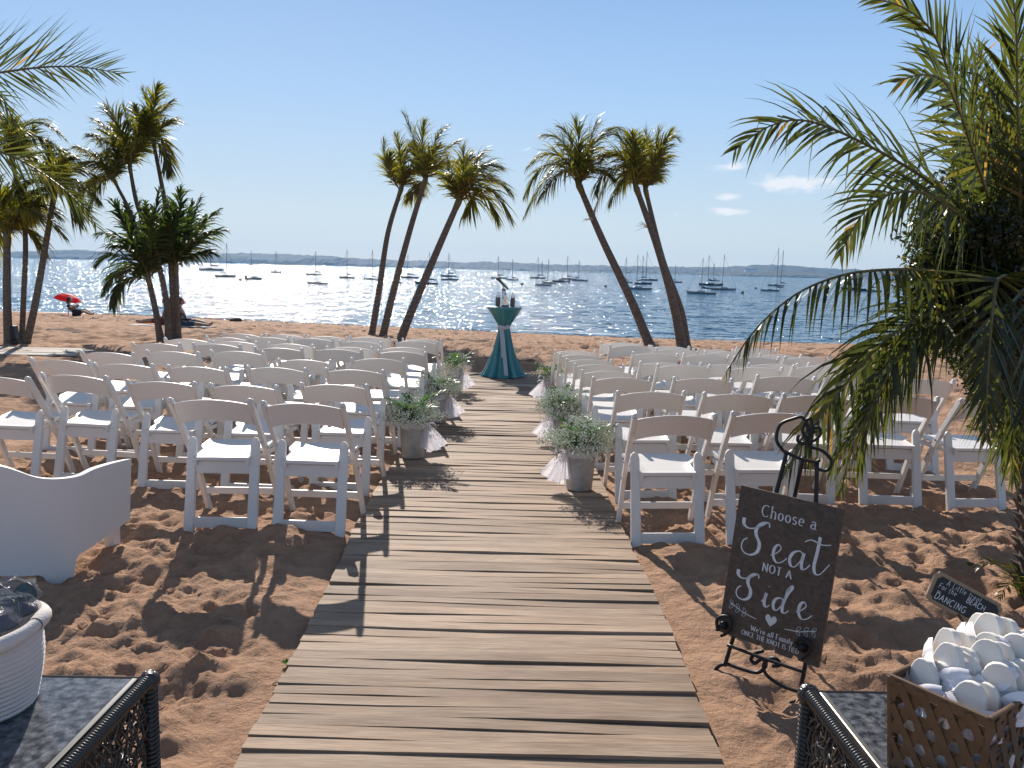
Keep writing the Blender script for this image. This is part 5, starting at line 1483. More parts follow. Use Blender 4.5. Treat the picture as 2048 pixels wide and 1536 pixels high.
# heart and two leafy sprigs
hp = [(0, -.5), (.45, -.02), (.52, .28), (.34, .5), (.12, .42), (0, .22), (-.12, .42), (-.34, .5), (-.52, .28), (-.45, -.02)]
hx, hy, hs = BW * .50, BH * .185, BH * .075
lt.add([inv @ Vector((hx + x * hs, hy + y * hs, .0012)) for x, y in hp] + [inv @ Vector((hx, hy, .0012))], [(i, (i + 1) % 10, 10) for i in range(10)])
for sx, fx in ((-1, .22), (1, .78)):
    cx = BW * fx
    ribbon(lt, [(cx - sx * .055, hy - .012), (cx, hy - .004), (cx + sx * .055, hy + .018)], inv, .003, .003)
    for k in range(3):
        for q in (-1, 1):
            bx = cx + sx * (.045 - .028 * k); by = hy + .012 - .007 * k
            a_ = math.atan2(q * .9, sx * .7)
            P = [(bx + math.cos(a_) * r_ * .021 - math.sin(a_) * w_ * .0055, by + math.sin(a_) * r_ * .021 + math.cos(a_) * w_ * .0055) for r_, w_ in ((0, 0), (.3, .9), (.6, 1), (.85, .7), (1, 0), (.85, -.7), (.6, -1), (.3, -.9), (0, 0))]
            ribbon(lt, P, inv, .0014, .0014)
write(lt, "We're all Family", inv, BW * .53, BH * .082, BH * .034, .0015, .0032, center=1, sp=.08)
write(lt, 'ONCE THE KNOT IS TIED', inv, BW * .52, BH * .038, BH * .030, .0014, .0028, center=1, sp=.05)
lt.build('lettering', white_paint, sign)
ea = thing('easel', 'black wrought iron easel with scrolls holding the wooden sign', 'easel', tuple(ground(1530, 1385)))
EO = ea.location
def W2(u, v, w=0): return MB4 @ Vector((u, v, w)) - EO     # board space -> easel space
def etube(name, pts, r=.007, n=6, sm=6):
    return MB().tube(spline(pts, sm), r, n).build(name, iron, ea, smooth=True)
def px_on_plane(px, py, w=-.03):
    """point of the easel's own leaning plane seen at this pixel"""
    o = MB4 @ Vector((0, 0, w)); d = ray(px, py); t_ = (o - CP).dot(Nv) / d.dot(Nv); return CP + d * t_ - EO
etube('leg', [px_on_plane(1573, 905), px_on_plane(1545, 1050), px_on_plane(1510, 1250), px_on_plane(1462, 1284), px_on_plane(1448, 1330)][0:1] + [px_on_plane(1545, 1010), px_on_plane(1462, 1290), px_on_plane(1449, 1332)], .008)
etube('leg', [px_on_plane(1634, 925), px_on_plane(1630, 1050), px_on_plane(1615, 1290), px_on_plane(1601, 1378)], .008)
bk = px_on_plane(1606, 915); bf = Vector((bk.x + .05, bk.y + .42, gz(bk.x + EO.x + .05, bk.y + EO.y + .42) - EO.z))
etube('rear_leg', [bk, bk.lerp(bf, .5), bf], .008)
etube('crossbar', [px_on_plane(x, y) for x, y in ((1567, 902), (1600, 917), (1636, 925))], .007)
etube('top_scroll', [px_on_plane(x, y) for x, y in ((1573, 905), (1556, 878), (1562, 848), (1582, 838), (1600, 833), (1614, 845), (1598, 865), (1585, 862), (1590, 850))][0:0] + [px_on_plane(x, y) for x, y in ((1567, 902), (1553, 880), (1560, 850), (1585, 838), (1606, 836), (1618, 866), (1608, 887), (1596, 882), (1597, 870))], .0065)
etube('top_scroll', [px_on_plane(x, y) for x, y in ((1604, 885), (1622, 884), (1640, 870), (1638, 855), (1626, 858), (1630, 866))], .006)
etube('top_scroll', [px_on_plane(x, y) for x, y in ((1612, 876), (1618, 892), (1645, 902), (1663, 922), (1655, 940), (1636, 938), (1632, 926), (1640, 920))], .0065)
etube('finial', [px_on_plane(x, y) for x, y in ((1614, 880), (1605, 862), (1612, 842), (1622, 838), (1624, 858), (1616, 880))], .006)
for side_px in (((1436, 1262), (1434, 1240), (1448, 1232), (1462, 1240), (1458, 1262), (1442, 1272)), ((1600, 1300), (1592, 1285), (1605, 1278), (1622, 1288), (1616, 1308), (1604, 1318))):
    etube('hook', [px_on_plane(x, y, .02) for x, y in side_px], .007)
    c_ = px_on_plane(sum(p[0] for p in side_px) / 6, sum(p[1] for p in side_px) / 6, .012)
    MB().ball(c_, .018, 10, 8, (1, .6, 1)).build('leaf_boss', iron, ea, smooth=True)
etube('shelf_bar', [px_on_plane(1455, 1290, .0), px_on_plane(1530, 1318, .0), px_on_plane(1610, 1345, .0)], .007)
# foot scrolls standing on the sand
etube('foot_scroll', [px_on_plane(x, y) for x, y in ((1527, 1302), (1512, 1306), (1502, 1318), (1510, 1326), (1524, 1318), (1532, 1330), (1515, 1345), (1480, 1337), (1450, 1328), (1432, 1338), (1427, 1358), (1440, 1368), (1456, 1364), (1458, 1356), (1448, 1352))], .0075, sm=5)
etube('foot_scroll', [px_on_plane(x, y) for x, y in ((1545, 1332), (1560, 1330), (1553, 1318), (1538, 1318), (1527, 1332), (1535, 1352), (1565, 1372), (1598, 1385), (1612, 1402), (1604, 1418), (1588, 1415), (1582, 1406), (1592, 1402))], .0075, sm=5)

# ------------------------------------------------------------------ rope basket with wrapped sunglasses
rope = pmat('cotton_rope', (.66, .60, .55), .9, noise=(5, .5, (.60, .52, .49)), bump=(160, .7, .003))
BC = on_z(-36, 1412, ZT)
rb = thing('rope_basket', 'white coiled rope basket with rolled rim on the left wicker table', 'basket', (BC.x, BC.y, ZT + .001))
coils = MB(); prof = []
for k in range(16):
    z = .008 + .0125 * k; f = k / 15; r_ = .118 + .022 * math.sin(min(1, f * 1.2) * PI * .5) - .012 * max(0, f - .6)
    prof.append((r_, z))
P = [(0, 0)]
for (r_, z) in prof:
    P += [(r_ - .001, z - .0055), (r_ + .0022, z), (r_ - .001, z + .0055)]
P += [(prof[-1][0] - .012, prof[-1][1]), (.112, .02), (0, .018)]
MB().lathe(P, 64).build('body', rope, rb, smooth=60)
mb = MB(); pts = [(math.cos(a) * .142, math.sin(a) * .142, .205 + .008 * math.sin(a * 3 + 1)) for a in np.linspace(0, 2 * PI, 49)]
mb.tube(pts, [.017 + .002 * math.sin(i * .9) for i in range(49)], 12, cap=False).build('rolled_rim', rope, rb, smooth=True)
for a0 in (0.55, ):
    pass
cello = bpy.data.materials.new('cellophane'); cello.use_nodes = True
_t = cello.node_tree; _b = _t.nodes['Principled BSDF']; _b.inputs['Roughness'].default_value = .13; _b.inputs['Base Color'].default_value = (.80, .83, .88, 1); _b.inputs['Specular IOR Level'].default_value = 1.0
_tr = _t.nodes.new('ShaderNodeBsdfTransparent'); _m = _t.nodes.new('ShaderNodeMixShader'); _fr = _t.nodes.new('ShaderNodeLayerWeight'); _fr.inputs['Blend'].default_value = .25
_mr = _t.nodes.new('ShaderNodeMapRange'); _mr.inputs['To Min'].default_value = .14; _mr.inputs['To Max'].default_value = .6; _t.links.new(_fr.outputs['Facing'], _mr.inputs['Value'])
_t.links.new(_mr.outputs[0], _m.inputs[0]); _t.links.new(_tr.outputs[0], _m.inputs[1]); _t.links.new(_b.outputs[0], _m.inputs[2]); _t.links.new(_m.outputs[0], _t.nodes['Material Output'].inputs['Surface'])
_n = _t.nodes.new('ShaderNodeTexNoise'); _n.inputs['Scale'].default_value = 110; _n.inputs['Detail'].default_value = 5; _bp = _t.nodes.new('ShaderNodeBump'); _bp.inputs['Strength'].default_value = 1; _bp.inputs['Distance'].default_value = .02
_t.links.new(_n.outputs['Fac'], _bp.inputs['Height']); _t.links.new(_bp.outputs[0], _b.inputs['Normal'])
lens_cols = [(.01, .012, .02), (.0, .05, .055), (.02, .015, .03), (.05, .012, .012), (.01, .02, .06), (.012, .012, .014), (.03, .02, .04)]
spots = [((.02, -.07, .262), .5, 0, 'dark sunglasses in clear wrap at the near side of the rope basket'),
         ((.075, .02, .285), 1.2, 2, 'dark wrapped sunglasses leaning on the right rim of the rope basket'),
         ((.035, .075, .305), .2, 1, 'teal-lensed wrapped sunglasses on top of the rope basket'),
         ((.025, .035, .285), -.3, 3, 'reddish wrapped sunglasses in the middle of the rope basket'),
         ((.055, -.04, .275), .9, 4, 'blue-black wrapped sunglasses near the front right of the rope basket'),
         ((-.04, .05, .29), .4, 5, 'black wrapped sunglasses at the left of the rope basket'),
         ((-.06, -.03, .275), -.6, 6, 'violet-tinted wrapped sunglasses at the left front of the rope basket')]
for (c, a, ci, lab) in spots:
    lm = pmat('lens_tint_%d' % ci, lens_cols[ci], .08, spec=.8)
    t = thing('wrapped_sunglasses', lab, 'sunglasses', (BC.x + c[0], BC.y + c[1], ZT + c[2] - .055), a, group='wrapped sunglasses in the rope basket')
    for s_ in (-1, 1):
        poly = [(.5 * math.cos(q) * .052 * (1 + .1 * s_ * math.cos(q)), .5 * math.sin(q) * .045 - .006 * math.cos(q * 2)) for q in np.linspace(0, 2 * PI, 15)[:-1]]
        mb = MB(); M_ = Matrix.Rotation(R(-35), 4, 'X') @ Matrix.Translation((s_ * .032, 0, 0)); mb.prism(poly, M_, .003)
        mb.build('lens', lm, t, smooth=30)
        fr = MB(); pp = [M_ @ Vector((x * 1.05, 0, z * 1.06)) for x, z in poly]; fr.tube(pp + [pp[0]], .0028, 6); fr.build('rim', black_m, t, smooth=True)
    bm = bmesh.new(); bmesh.ops.create_icosphere(bm, subdivisions=3, radius=1)
    rg = random.Random(ci)
    from mathutils import noise as mn
    for v in bm.verts:
        q = v.co * 2.2 + Vector((ci * 3.1, 0, 0)); k = 1 + .35 * mn.noise(q) + .30 * mn.noise(q * 3.5) + .25 * abs(mn.noise(q * 8))
        tw_ = 1 - .75 * max(0, abs(v.co.x) - .72) / .28; v.co = Vector((v.co.x * .074 * (1 + .15 * mn.noise(q)), v.co.y * .030 * k * tw_, v.co.z * .044 * k * tw_))
    me_ = bpy.data.meshes.new('wrap'); bm.to_mesh(me_); bm.free(); me_.materials.append(cello)
    o = link('wrap', me_, t); o.rotation_euler = (R(-35), 0, 0)

# ------------------------------------------------------------------ bamboo basket, flip-flops, chalkboard
bam = pmat('bamboo_strip', (.17, .095, .045), .55, noise=(18, .7, (.10, .055, .025)), bump=(60, .3, .001))
ZR = ZT + .215
A_ = on_z(1780, 1352, ZR); B_2 = on_z(1979, 1441, ZR); C_ = on_z(2062, 1325, ZR)
e1 = (B_2 - A_); wA = e1.length; e1.normalize(); e2 = (C_ - B_2); e2 = (e2 - e1 * e2.dot(e1)); wB = max(.26, e2.length); e2.normalize()
wB = min(wB, .34)
bk_ = thing('bamboo_basket', 'open-weave brown bamboo basket full of white flip-flops on the right wicker table', 'basket', (A_.x, A_.y, ZT + .001))
bh = .215
def BQ(a, b, z, inset=0):   # a along the front, b along the side; basket narrows to its foot
    k = 1 - .10 * (1 - z / bh)
    aa = wA / 2 + (a - wA / 2) * k; bb = wB / 2 + (b - wB / 2) * k
    return e1 * aa + e2 * bb + Vector((0, 0, z))
sides = [((0, 0), (wA, 0)), ((wA, 0), (wA, wB)), ((wA, wB), (0, wB)), ((0, wB), (0, 0))]
for (p0, p1) in sides:
    Ls = math.hypot(p1[0] - p0[0], p1[1] - p0[1]); sx_, sy_ = (p1[0] - p0[0]) / Ls, (p1[1] - p0[1]) / Ls
    nrm = (e1 * sy_ - e2 * sx_)
    def q(x, z, o=0): return BQ(p0[0] + sx_ * x, p0[1] + sy_ * x, z) + nrm * o
    mb = MB(); pitch = .050; w = .0195
    def strip(P, off):
        V = []; F = []
        for i, (x, z) in enumerate(P):
            dx, dz = P[min(i + 1, len(P) - 1)][0] - P[max(i - 1, 0)][0], P[min(i + 1, len(P) - 1)][1] - P[max(i - 1, 0)][1]
            l = math.hypot(dx, dz) or 1; nx_, nz_ = -dz / l * w / 2, dx / l * w / 2
            for s_ in (-1, 1):
                for o_ in (0, .0012): V.append(q(min(Ls, max(0, x + nx_ * s_)), min(bh, max(0, z + nz_ * s_)), off + .0012 * math.sin(i * 1.9) + o_))
        for i in range(len(P) - 1):
            a, b = 4 * i, 4 * i + 4
            F += [(a, b, b + 2, a + 2), (a + 1, a + 3, b + 3, b + 1), (a, a + 1, b + 1, b), (a + 2, b + 2, b + 3, a + 3)]
        mb.add(V, F)
    z = .012
    while z < bh:
        strip([(Ls * i / 12, z) for i in range(13)], .000); z += pitch * .866
    for sg in (-1, 1):
        k = -8
        while k * pitch < Ls + bh:
            P = []
            for i in range(15):
                zz = bh * i / 14; x = k * pitch + pitch * .25 + sg * (zz - .012) * .5774 + (0 if sg > 0 else pitch * .5)
                if 0 <= x <= Ls: P.append((x, zz))
            if len(P) > 2: strip(P, .003 if sg > 0 else .0055)
            k += 1
    o = mb.build('lattice', bam, bk_); o['kind'] = 'stuff'
mb = MB()
for (p0, p1) in sides:
    mb.bar(BQ(*p0, bh - .006), BQ(*p1, bh - .006), .010, .022)
mbb = MB()
for (p0, p1) in sides: mbb.bar(BQ(*p0, .006), BQ(*p1, .006), .008, .012)
mbb.build('foot_band', bam, bk_)
for c in ((0, 0), (wA, 0), (wA, wB), (0, wB)):
    mb2 = MB(); mb2.tube([BQ(*c, 0), BQ(*c, bh)], .007, 8).build('corner_post', bam, bk_)
mb.build('rim', bam, bk_, bevel=.003)
mb = MB(); mb.add([BQ(0, 0, .004), BQ(wA, 0, .004), BQ(wA, wB, .004), BQ(0, wB, .004)] + [BQ(0, 0, .0), BQ(wA, 0, .0), BQ(wA, wB, .0), BQ(0, wB, .0)], [(0, 1, 2, 3), (7, 6, 5, 4), (0, 4, 5, 1), (1, 5, 6, 2), (2, 6, 7, 3), (3, 7, 4, 0)]).build('bottom', bam, bk_)
foam = pmat('white_foam', (.84, .78, .70), .75, bump=(300, .3, .0008))
foam2 = pmat('white_strap', (.84, .84, .84), .5)
ribm = pmat('organza_ribbon', (.86, .81, .82), .5, sheen=.5, alpha=1.0, trans=.0)
def sole_outline(L=.265, W=.114, n=28):
    P = []
    for i in range(n):
        a = 2 * PI * i / n; c, s_ = math.cos(a), math.sin(a)
        z = L / 2 * (1 if c > 0 else 1) * (abs(c) ** .85) * (1 if c > 0 else -1)
        w = W / 2 * (.86 + .14 * (-c)) * (1 - .16 * math.exp(-((z - .03) / .05) ** 2))
        P.append((w * math.copysign(abs(s_) ** .72, s_), z))
    return P
SO = sole_outline()
def flipflop_pair(a, b, z, yaw, lean, lab, tilt=0):
    """a pair standing on its toes, heels up, bound together with a ribbon bow"""
    p = A_ + e1 * a + e2 * b; z -= .004 + .02 * (b / gy)
    t = thing('flip_flops', lab, 'sandals', (p.x, p.y, ZT + z), 0, group='white flip-flop pairs in the bamboo basket')
    t.rotation_euler = (R(-lean), R(tilt), yaw)
    for k, yo in enumerate((-.014, .014)):
        mb = MB(); mb.prism(SO, Matrix.Translation((.006 * (k - .5), yo, 0)) @ Matrix.Rotation(R(3 * (k * 2 - 1)), 4, 'Y'), (.0185))
        mb.build('sole', foam, t, smooth=40, bevel=.0022)
    st = MB()
    for s_ in (-1, 1):
        st.tube(spline([Vector((0, -.02, -.075)), Vector((s_ * .02, -.034, -.03)), Vector((s_ * .038, -.022, .02)), Vector((s_ * .036, -.004, .03))], 5), .005, 6)
    st.build('strap', foam2, t, smooth=True)
    V = []; F = []; rg = random.Random(int(a * 1000 + b * 100))
    for i in range(21):
        q = 2 * PI * i / 20
        for w_ in (-.018, 0, .018):
            V.append((.050 * math.cos(q), .025 * math.sin(q), .035 + w_ + .004 * math.sin(q * 4 + w_ * 100)))
    for i in range(20):
        for j in range(2): F.append((3 * i + j, 3 * i + 3 + j, 3 * i + 4 + j, 3 * i + 1 + j))
    o0 = len(V)
    for (dx, dz, w_) in ((.055, .055, .045), (-.05, .058, .042), (.040, -.048, .034), (-.036, -.044, .03), (.068, .01, .036)):
        o0 = len(V)
        for i in range(7):
            f = i / 6
            for j in range(4):
                g = j / 3 - .5
                V.append((dx * f + (-dz) / .07 * g * w_ * math.sin(f * PI * .8 + .3), -.030 - .018 * math.sin(f * PI) + .006 * math.sin(g * 8 + f * 5), .035 + dz * f + dx / .07 * g * w_ * math.sin(f * PI * .8 + .3)))
        for i in range(6):
            for j in range(3): a0 = o0 + i * 4 + j; F.append((a0, a0 + 1, a0 + 5, a0 + 4))
    MB().add(V, F).build('ribbon_bow', ribm, t, smooth=True)
    return t
fx = wA; gy = wB
ff = [(.24, .20, .125, -.25, 10, 'nearest left pair of white flip-flops by the front rim of the basket', -4),
      (.68, .20, .120, .12, 8, 'nearest large pair of white flip-flops at the front corner of the basket', 3),
      (.46, .38, .150, -.1, 12, 'pair of white flip-flops tucked behind the two front pairs', 0),
      (.22, .50, .175, -.35, 10, 'pair of white flip-flops with a ribbon bow at the left side of the basket', -5),
      (.76, .42, .155, .35, 6, 'tall pair of white flip-flops behind the front corner pair', 4),
      (.50, .60, .185, -.05, 14, 'pair of white flip-flops in the middle of the basket', 2),
      (.80, .62, .155, .5, 4, 'pair of white flip-flops at the right rim, third from the front', 6),
      (.30, .80, .200, -.4, 12, 'rearmost left pair of white flip-flops just under the chalkboard', -5),
      (.60, .82, .190, .1, 10, 'rearmost right pair of white flip-flops below the chalkboard corner', 3),
      (.36, .30, .165, -.2, 16, 'pair of white flip-flops leaning between the front left and the middle', -3),
      (.60, .46, .185, .15, 16, 'pair of white flip-flops with its bow showing right of the middle', 2),
      (.42, .72, .215, -.25, 16, 'pair of white flip-flops on top near the back left', -3),
      (.70, .70, .195, .3, 10, 'pair of white flip-flops on top near the back right', 4),
      (.82, .82, .150, .7, 2, 'outermost pair of white flip-flops at the right rear of the basket', 6)]
for (a, b, z, yw, ln, lab, ti) in ff:
    flipflop_pair(fx * a, gy * b, z, math.atan2(e1.y, e1.x) + yw, ln, lab, ti)
# chalkboard on a stick behind the flip-flops
cbp = [at_y(px, py, 2.16) for px, py in ((1872, 1141), (2006, 1213), (1985, 1270), (1850, 1193))]
X1 = (cbp[1] - cbp[0]).normalized(); Yv = (cbp[0] - cbp[3]); Yv = (Yv - X1 * Yv.dot(X1)).normalized(); tilt_ = Matrix.Rotation(R(-14), 3, X1); Yv = tilt_ @ Yv
Nn = X1.cross(Yv).normalized(); cc = sum(cbp, Vector()) / 4; cw = (cbp[1] - cbp[0]).length * 1.0; chh = (cbp[0] - cbp[3]).length * 1.12
if Nn.y > 0: Nn = -Nn
cs_ = thing('chalkboard_sign', 'small tilted chalkboard about dancing feet, standing over the flip-flops', 'sign', tuple(cc))
MC = Matrix(((X1.x, Yv.x, Nn.x, 0), (X1.y, Yv.y, Nn.y, 0), (X1.z, Yv.z, Nn.z, 0), (0, 0, 0, 1)))
def notched(w, h, c):
    P = []
    for (sx_, sy_, a0) in ((1, 1, 270), (-1, 1, 360), (-1, -1, 90), (1, -1, 180)):
        for k in range(5):
            a = R(a0 - 90 * k / 4); P.append((sx_ * w / 2 + c * math.cos(a), sy_ * h / 2 + c * math.sin(a)))
    return P
def slab(P, z0, z1):
    n = len(P); V = [MC @ Vector((x, y, z1)) for x, y in P] + [MC @ Vector((x, y, z0)) for x, y in P]
    return V, [tuple(range(n)), tuple(reversed(range(n, 2 * n)))] + [(i, i + n, (i + 1) % n + n, (i + 1) % n) for i in range(n)]
MB().add(*slab(notched(cw, chh, .010), -.006, .003)).build('frame', pmat('pale_wood_frame', (.36, .25, .15), .6, noise=(30, .5, (.28, .18, .10))), cs_, bevel=.001)
MB().add(*slab(notched(cw - .020, chh - .020, .009), .0028, .0042)).build('slate', pmat('slate_black', (.014, .014, .017), .55, noise=(12, .4, (.03, .03, .033))), cs_)
ct = MB(); rg = random.Random(2); Mz = MC @ Matrix.Translation((0, 0, .0042))
def cwrite(txt, x, y, h, w): write(ct, txt, Mz, x, y, h, w, w, serif=False, sp=.12, wob=.00025, rg=rg, shear=.12)
hh = chh
cwrite('A Little treat', -cw * .33, hh * .20, .0155, .0013)
cwrite('For the', -cw * .41, hh * .02, .0145, .0013); cwrite('BEACH', -cw * .0, hh * .02, .0155, .0022)
cwrite('on...', -cw * .40, -hh * .12, .008, .0010)
cwrite('DANCING', -cw * .41, -hh * .33, .0185, .0022); cwrite('feet', cw * .235, -hh * .34, .0145, .0012)
ct.build('lettering', pmat('chalk_white', (.72, .72, .70), .9), cs_)
bsz = A_ + e1 * wA * .66 + e2 * wB * .93
MB().tube([MC @ Vector((.0, -chh * .4, -.008)), Vector((bsz.x, bsz.y, ZT + .12)) - cs_.location], .004, 6).build('stick', bam, cs_)

# ------------------------------------------------------------------ moored boats
hullW = pmat('hull_white', (.34, .35, .37), .4); hullD = pmat('hull_navy', (.03, .04, .07), .35)
mastm = pmat('mast_metal', (.16, .15, .15), .5); sailc = pmat('sail_cover', (.03, .045, .09), .8); win = pmat('cabin_glass', (.02, .025, .03), .2)
def boat(px, py, lpx, mast_px, mast_top, face, lab, kind='sail', dark=False, furled=True, stay=True):
    """px,py: waterline centre; lpx: hull length in pixels; mast foot x offset and top y; face -1: bow to the left"""
    w = on_z(px, py, SEA_Z); D = w.y
    k = D / FPX / math.cos(math.atan2(w.x, w.y)) ; L = max(3.0, lpx * k); H = max(0, (py - mast_top) * k)
    rg = random.Random(int(px * 7 + py))
    t = thing('sailboat' if kind == 'sail' else 'motorboat', lab, 'boat', (w.x, w.y, SEA_Z), group='boats moored off the beach')
    yaw = rg.uniform(-.25, .25) + math.atan2(-w.x, w.y) * 0; t.rotation_euler = (0, R(rg.uniform(-1.5, 1.5)), yaw)
    bm_ = L * .16; fb = L * .085
    st = [(-.5, .62, .85), (-.35, .9, .86), (-.1, 1.0, .88), (.15, .92, .93), (.35, .6, 1.02), (.46, .28, 1.1), (.52, .03, 1.18)]
    V = []; F = []
    for (u, b_, f_) in st:
        for (yy, zz) in ((-1, f_), (-.82, .35), (-.3, -.25), (.3, -.25), (.82, .35), (1, f_)):
            V.append((face * u * L * (1 if zz > 0 else .9), yy * b_ * bm_, zz * fb))
    for i in range(len(st) - 1):
        for j in range(5): a = i * 6 + j; F.append((a, a + 1, a + 7, a + 6))
        a = i * 6; F.append((a + 5, a, a + 6, a + 11))
    F.append(tuple(range(6)))
    MB().add(V, F).build('hull', hullD if dark else hullW, t, smooth=40)
    ch = fb * .55; mb = MB()
    c0, c1 = (-.12, .22) if kind == 'sail' else (-.15, .2)
    if kind == 'motor': ch = fb * 1.3
    zb_ = fb * .86
    V = [(face * L * x, y * bm_ * .55, z) for x, y, z in ((c0, -1, zb_), (c1, -.7, zb_), (c1, .7, zb_), (c0, 1, zb_), (c0 + .02, -.85, zb_ + ch), (c1 - .07, -.55, zb_ + ch), (c1 - .07, .55, zb_ + ch), (c0 + .02, .85, zb_ + ch))]
    mb.add(V, [(0, 3, 2, 1), (4, 5, 6, 7), (0, 1, 5, 4), (1, 2, 6, 5), (2, 3, 7, 6), (3, 0, 4, 7)]).build('cabin', hullW, t)
    if H > 1:
        mx = mast_px * k
        MB().tube([(mx, 0, fb * .8), (mx, 0, H)], [max(.045, .5 * k), max(.035, .42 * k)], 6).build('mast', mastm, t)
        bl = -face * L * .36
        b_ = MB().tube([(mx, 0, fb * 2.3), (mx + bl, 0, fb * 2.2)], max(.04, .4 * k), 6).build('boom', mastm, t)
        if furled:
            MB().tube([(mx + bl * .03, 0, fb * 3.2), (mx + bl * .12, 0, fb * 2.75), (mx + bl * .6, 0, fb * 2.5), (mx + bl, 0, fb * 2.3)], [.06, L * .030, L * .020, .05], 7).build('sail_cover', sailc, b_, smooth=True)
        if stay:
            MB().tube([(mx, 0, H * .96), (face * L * .51, 0, fb * 1.2)], max(.012, .22 * k), 4).build('forestay', mastm, t)
            MB().tube([(mx, 0, H * .98), (-face * L * .48, 0, fb)], max(.008, .12 * k), 4).build('backstay', mastm, t)
    elif kind == 'motor':
        MB().box((-face * L * .5, 0, fb * .9), (.35, .4, .9)).build('outboard_motor', black_m, t)
    return t
boat(422, 541, 44, 0, 482, -1, 'large motor-sailer at the far left of the moored boats, just right of the palm clump')
boat(451, 554, 40, 3, 491, 1, 'low dark sailboat with a flag-topped mast, below the large motor-sailer', dark=True, furled=False)
boat(508, 559, 15, 0, 560, 1, 'small dark open boat in the brightest glitter, between two sailboats', 'motor', dark=True)
boat(503, 530, 10, 0, 503, 1, 'faint distant mast on the far side, above the small open boat', furled=False, stay=False)
boat(552, 545, 20, 0, 505, 1, 'short sailboat alone against the far shore, left of the middle of the glitter')
boat(628, 550, 31, 3, 504, -1, 'sailboat in the glitter with a second short mast behind it')
boat(636, 568, 31, -4, 557, -1, 'mastless-looking cabin boat with a dark boom, nearest in the glitter', dark=True)
boat(694, 556, 30, 0, 501, -1, 'tall sailboat left of the left palm trio', dark=True)
boat(742, 559, 18, 2, 501, -1, 'sailboat partly behind the leftmost palm trunk')
boat(820, 556, 34, -5, 510, -1, 'dark-hulled sailboat between the middle and slanting palm trunks', dark=True)
boat(853, 568, 45, 4, 505, -1, 'wide sailboat crossing behind the slanting palm trunk', dark=True)
boat(897, 553, 30, 0, 507, -1, 'upper of two overlapping sailboats right of the slanting trunk')
boat(899, 560, 33, -2, 514, 1, 'lower of two overlapping sailboats right of the slanting trunk')
boat(998, 557, 31, -2, 513, -1, 'left one of the sailboat pair straight above the microphone')
boat(1025, 560, 22, 0, 519, -1, 'right one of the sailboat pair just above and right of the microphone')
boat(1076, 557, 31, 0, 515, -1, 'sailboat at the upper left of the cluster between the palms')
boat(1087, 571, 32, -3, 523, -1, 'lowest sailboat of the cluster between the palms, pale hull')
boat(1099, 567, 20, -4, 519, 1, 'small sailboat tucked behind the lowest one of the cluster')
boat(1122, 564, 34, 0, 564, -1, 'dark cabin boat without mast in the middle of the cluster', 'motor', dark=True)
boat(1139, 559, 32, -5, 513, -1, 'sailboat with a big dark sail cover, behind the dark cabin boat')
boat(1160, 562, 31, -3, 522, 1, 'rightmost sailboat of the cluster between the palms')
boat(1253, 565, 24, -2, 516, -1, 'sailboat just right of the arching palm trunk')
boat(1277, 579, 52, -4, 511, -1, 'nearest pale sailboat left of the joined palm trunks')
boat(1286, 568, 34, -2, 513, 1, 'dark-covered sailboat behind the nearest pale one', dark=True)
boat(1300, 561, 30, -8, 505, 1, 'farthest tall-masted sailboat left of the joined palm trunks', dark=True)
boat(1352, 565, 22, -2, 531, 1, 'short sailboat immediately right of the joined palm trunks', dark=True)
boat(1403, 588, 55, -1, 519, -1, 'nearest white-hulled sailboat on the right with outboard and long forestay')
boat(1422, 571, 46, -6, 513, -1, 'dark-hulled sailboat behind the nearest white one', dark=True)
boat(1446, 580, 47, -2, 512, 1, 'pale sailboat right of the nearest white one')
boat(1430, 562, 18, -3, 528, -1, 'small distant sailboat above the dark-hulled one')
boat(1540, 582, 34, 12, 501, -1, 'sailboat with the tallest mast, its hull half behind the hanging frond')
boat(1552, 572, 30, 8, 505, -1, 'sailboat behind the tallest-masted one')
boat(1707, 580, 45, 0, 540, -1, 'dark sailboat seen through the hanging frond leaflets', dark=True)
boat(1742, 583, 36, -2, 540, -1, 'rightmost dark boat behind the hanging frond', dark=True)
buoy_m = pmat('buoy_dark', (.05, .03, .03), .5)
for i, (px, py, lab) in enumerate(((1008, 581, 'dark mooring buoy just right of the microphone'), (1211, 573, 'mooring buoy left of the arching trunk'), (1044, 569, 'mooring buoy below the sailboat pair'), (481, 560, 'mooring buoy in the glitter left of the small open boat'), (1485, 586, 'mooring buoy right of the pale right-hand sailboat'), (800, 566, 'mooring buoy between the palm trunks'), (1511, 577, 'mooring buoy left of the tallest-masted boat'))):
    w = on_z(px, py, SEA_Z); o = MB().ball((0, 0, .1), .28, 10, 8, (1, 1, .8)).build('mooring_buoy', buoy_m, smooth=True, loc=tuple(w)); tag(o, lab, 'buoy', 'mooring buoys')
# pale houses and a beach on the far shore
hs = pmat('far_house_white', (.75, .74, .70), .7); roofm = pmat('far_roof', (.12, .11, .11), .8)
for (px, py, w_, lab) in ((484, 522, 22, 'white house on the far shore left of the glitter'), (1501, 541, 34, 'long pale building on the far hillside at right'), (1045, 540, 14, 'small white house on the far shore above the sailboat pair'), (1382, 549, 16, 'pale house low on the far shore at right')):
    p = at_y(px, py + 2, 2330); t = thing('far_house', lab, 'house', (p.x, p.y, p.z - 1), group='houses on the far shore')
    MB().box((0, 0, 3), (w_, 9, 6)).build('wall', hs, t)
    MB().add([(-w_ / 2 - .5, -5, 6), (w_ / 2 + .5, -5, 6), (w_ / 2 + .5, 5, 6), (-w_ / 2 - .5, 5, 6), (-w_ / 2, 0, 8.5), (w_ / 2, 0, 8.5)], [(0, 3, 2, 1), (0, 1, 5, 4), (2, 3, 4, 5), (1, 2, 5), (3, 0, 4)]).build('roof', roofm, t)

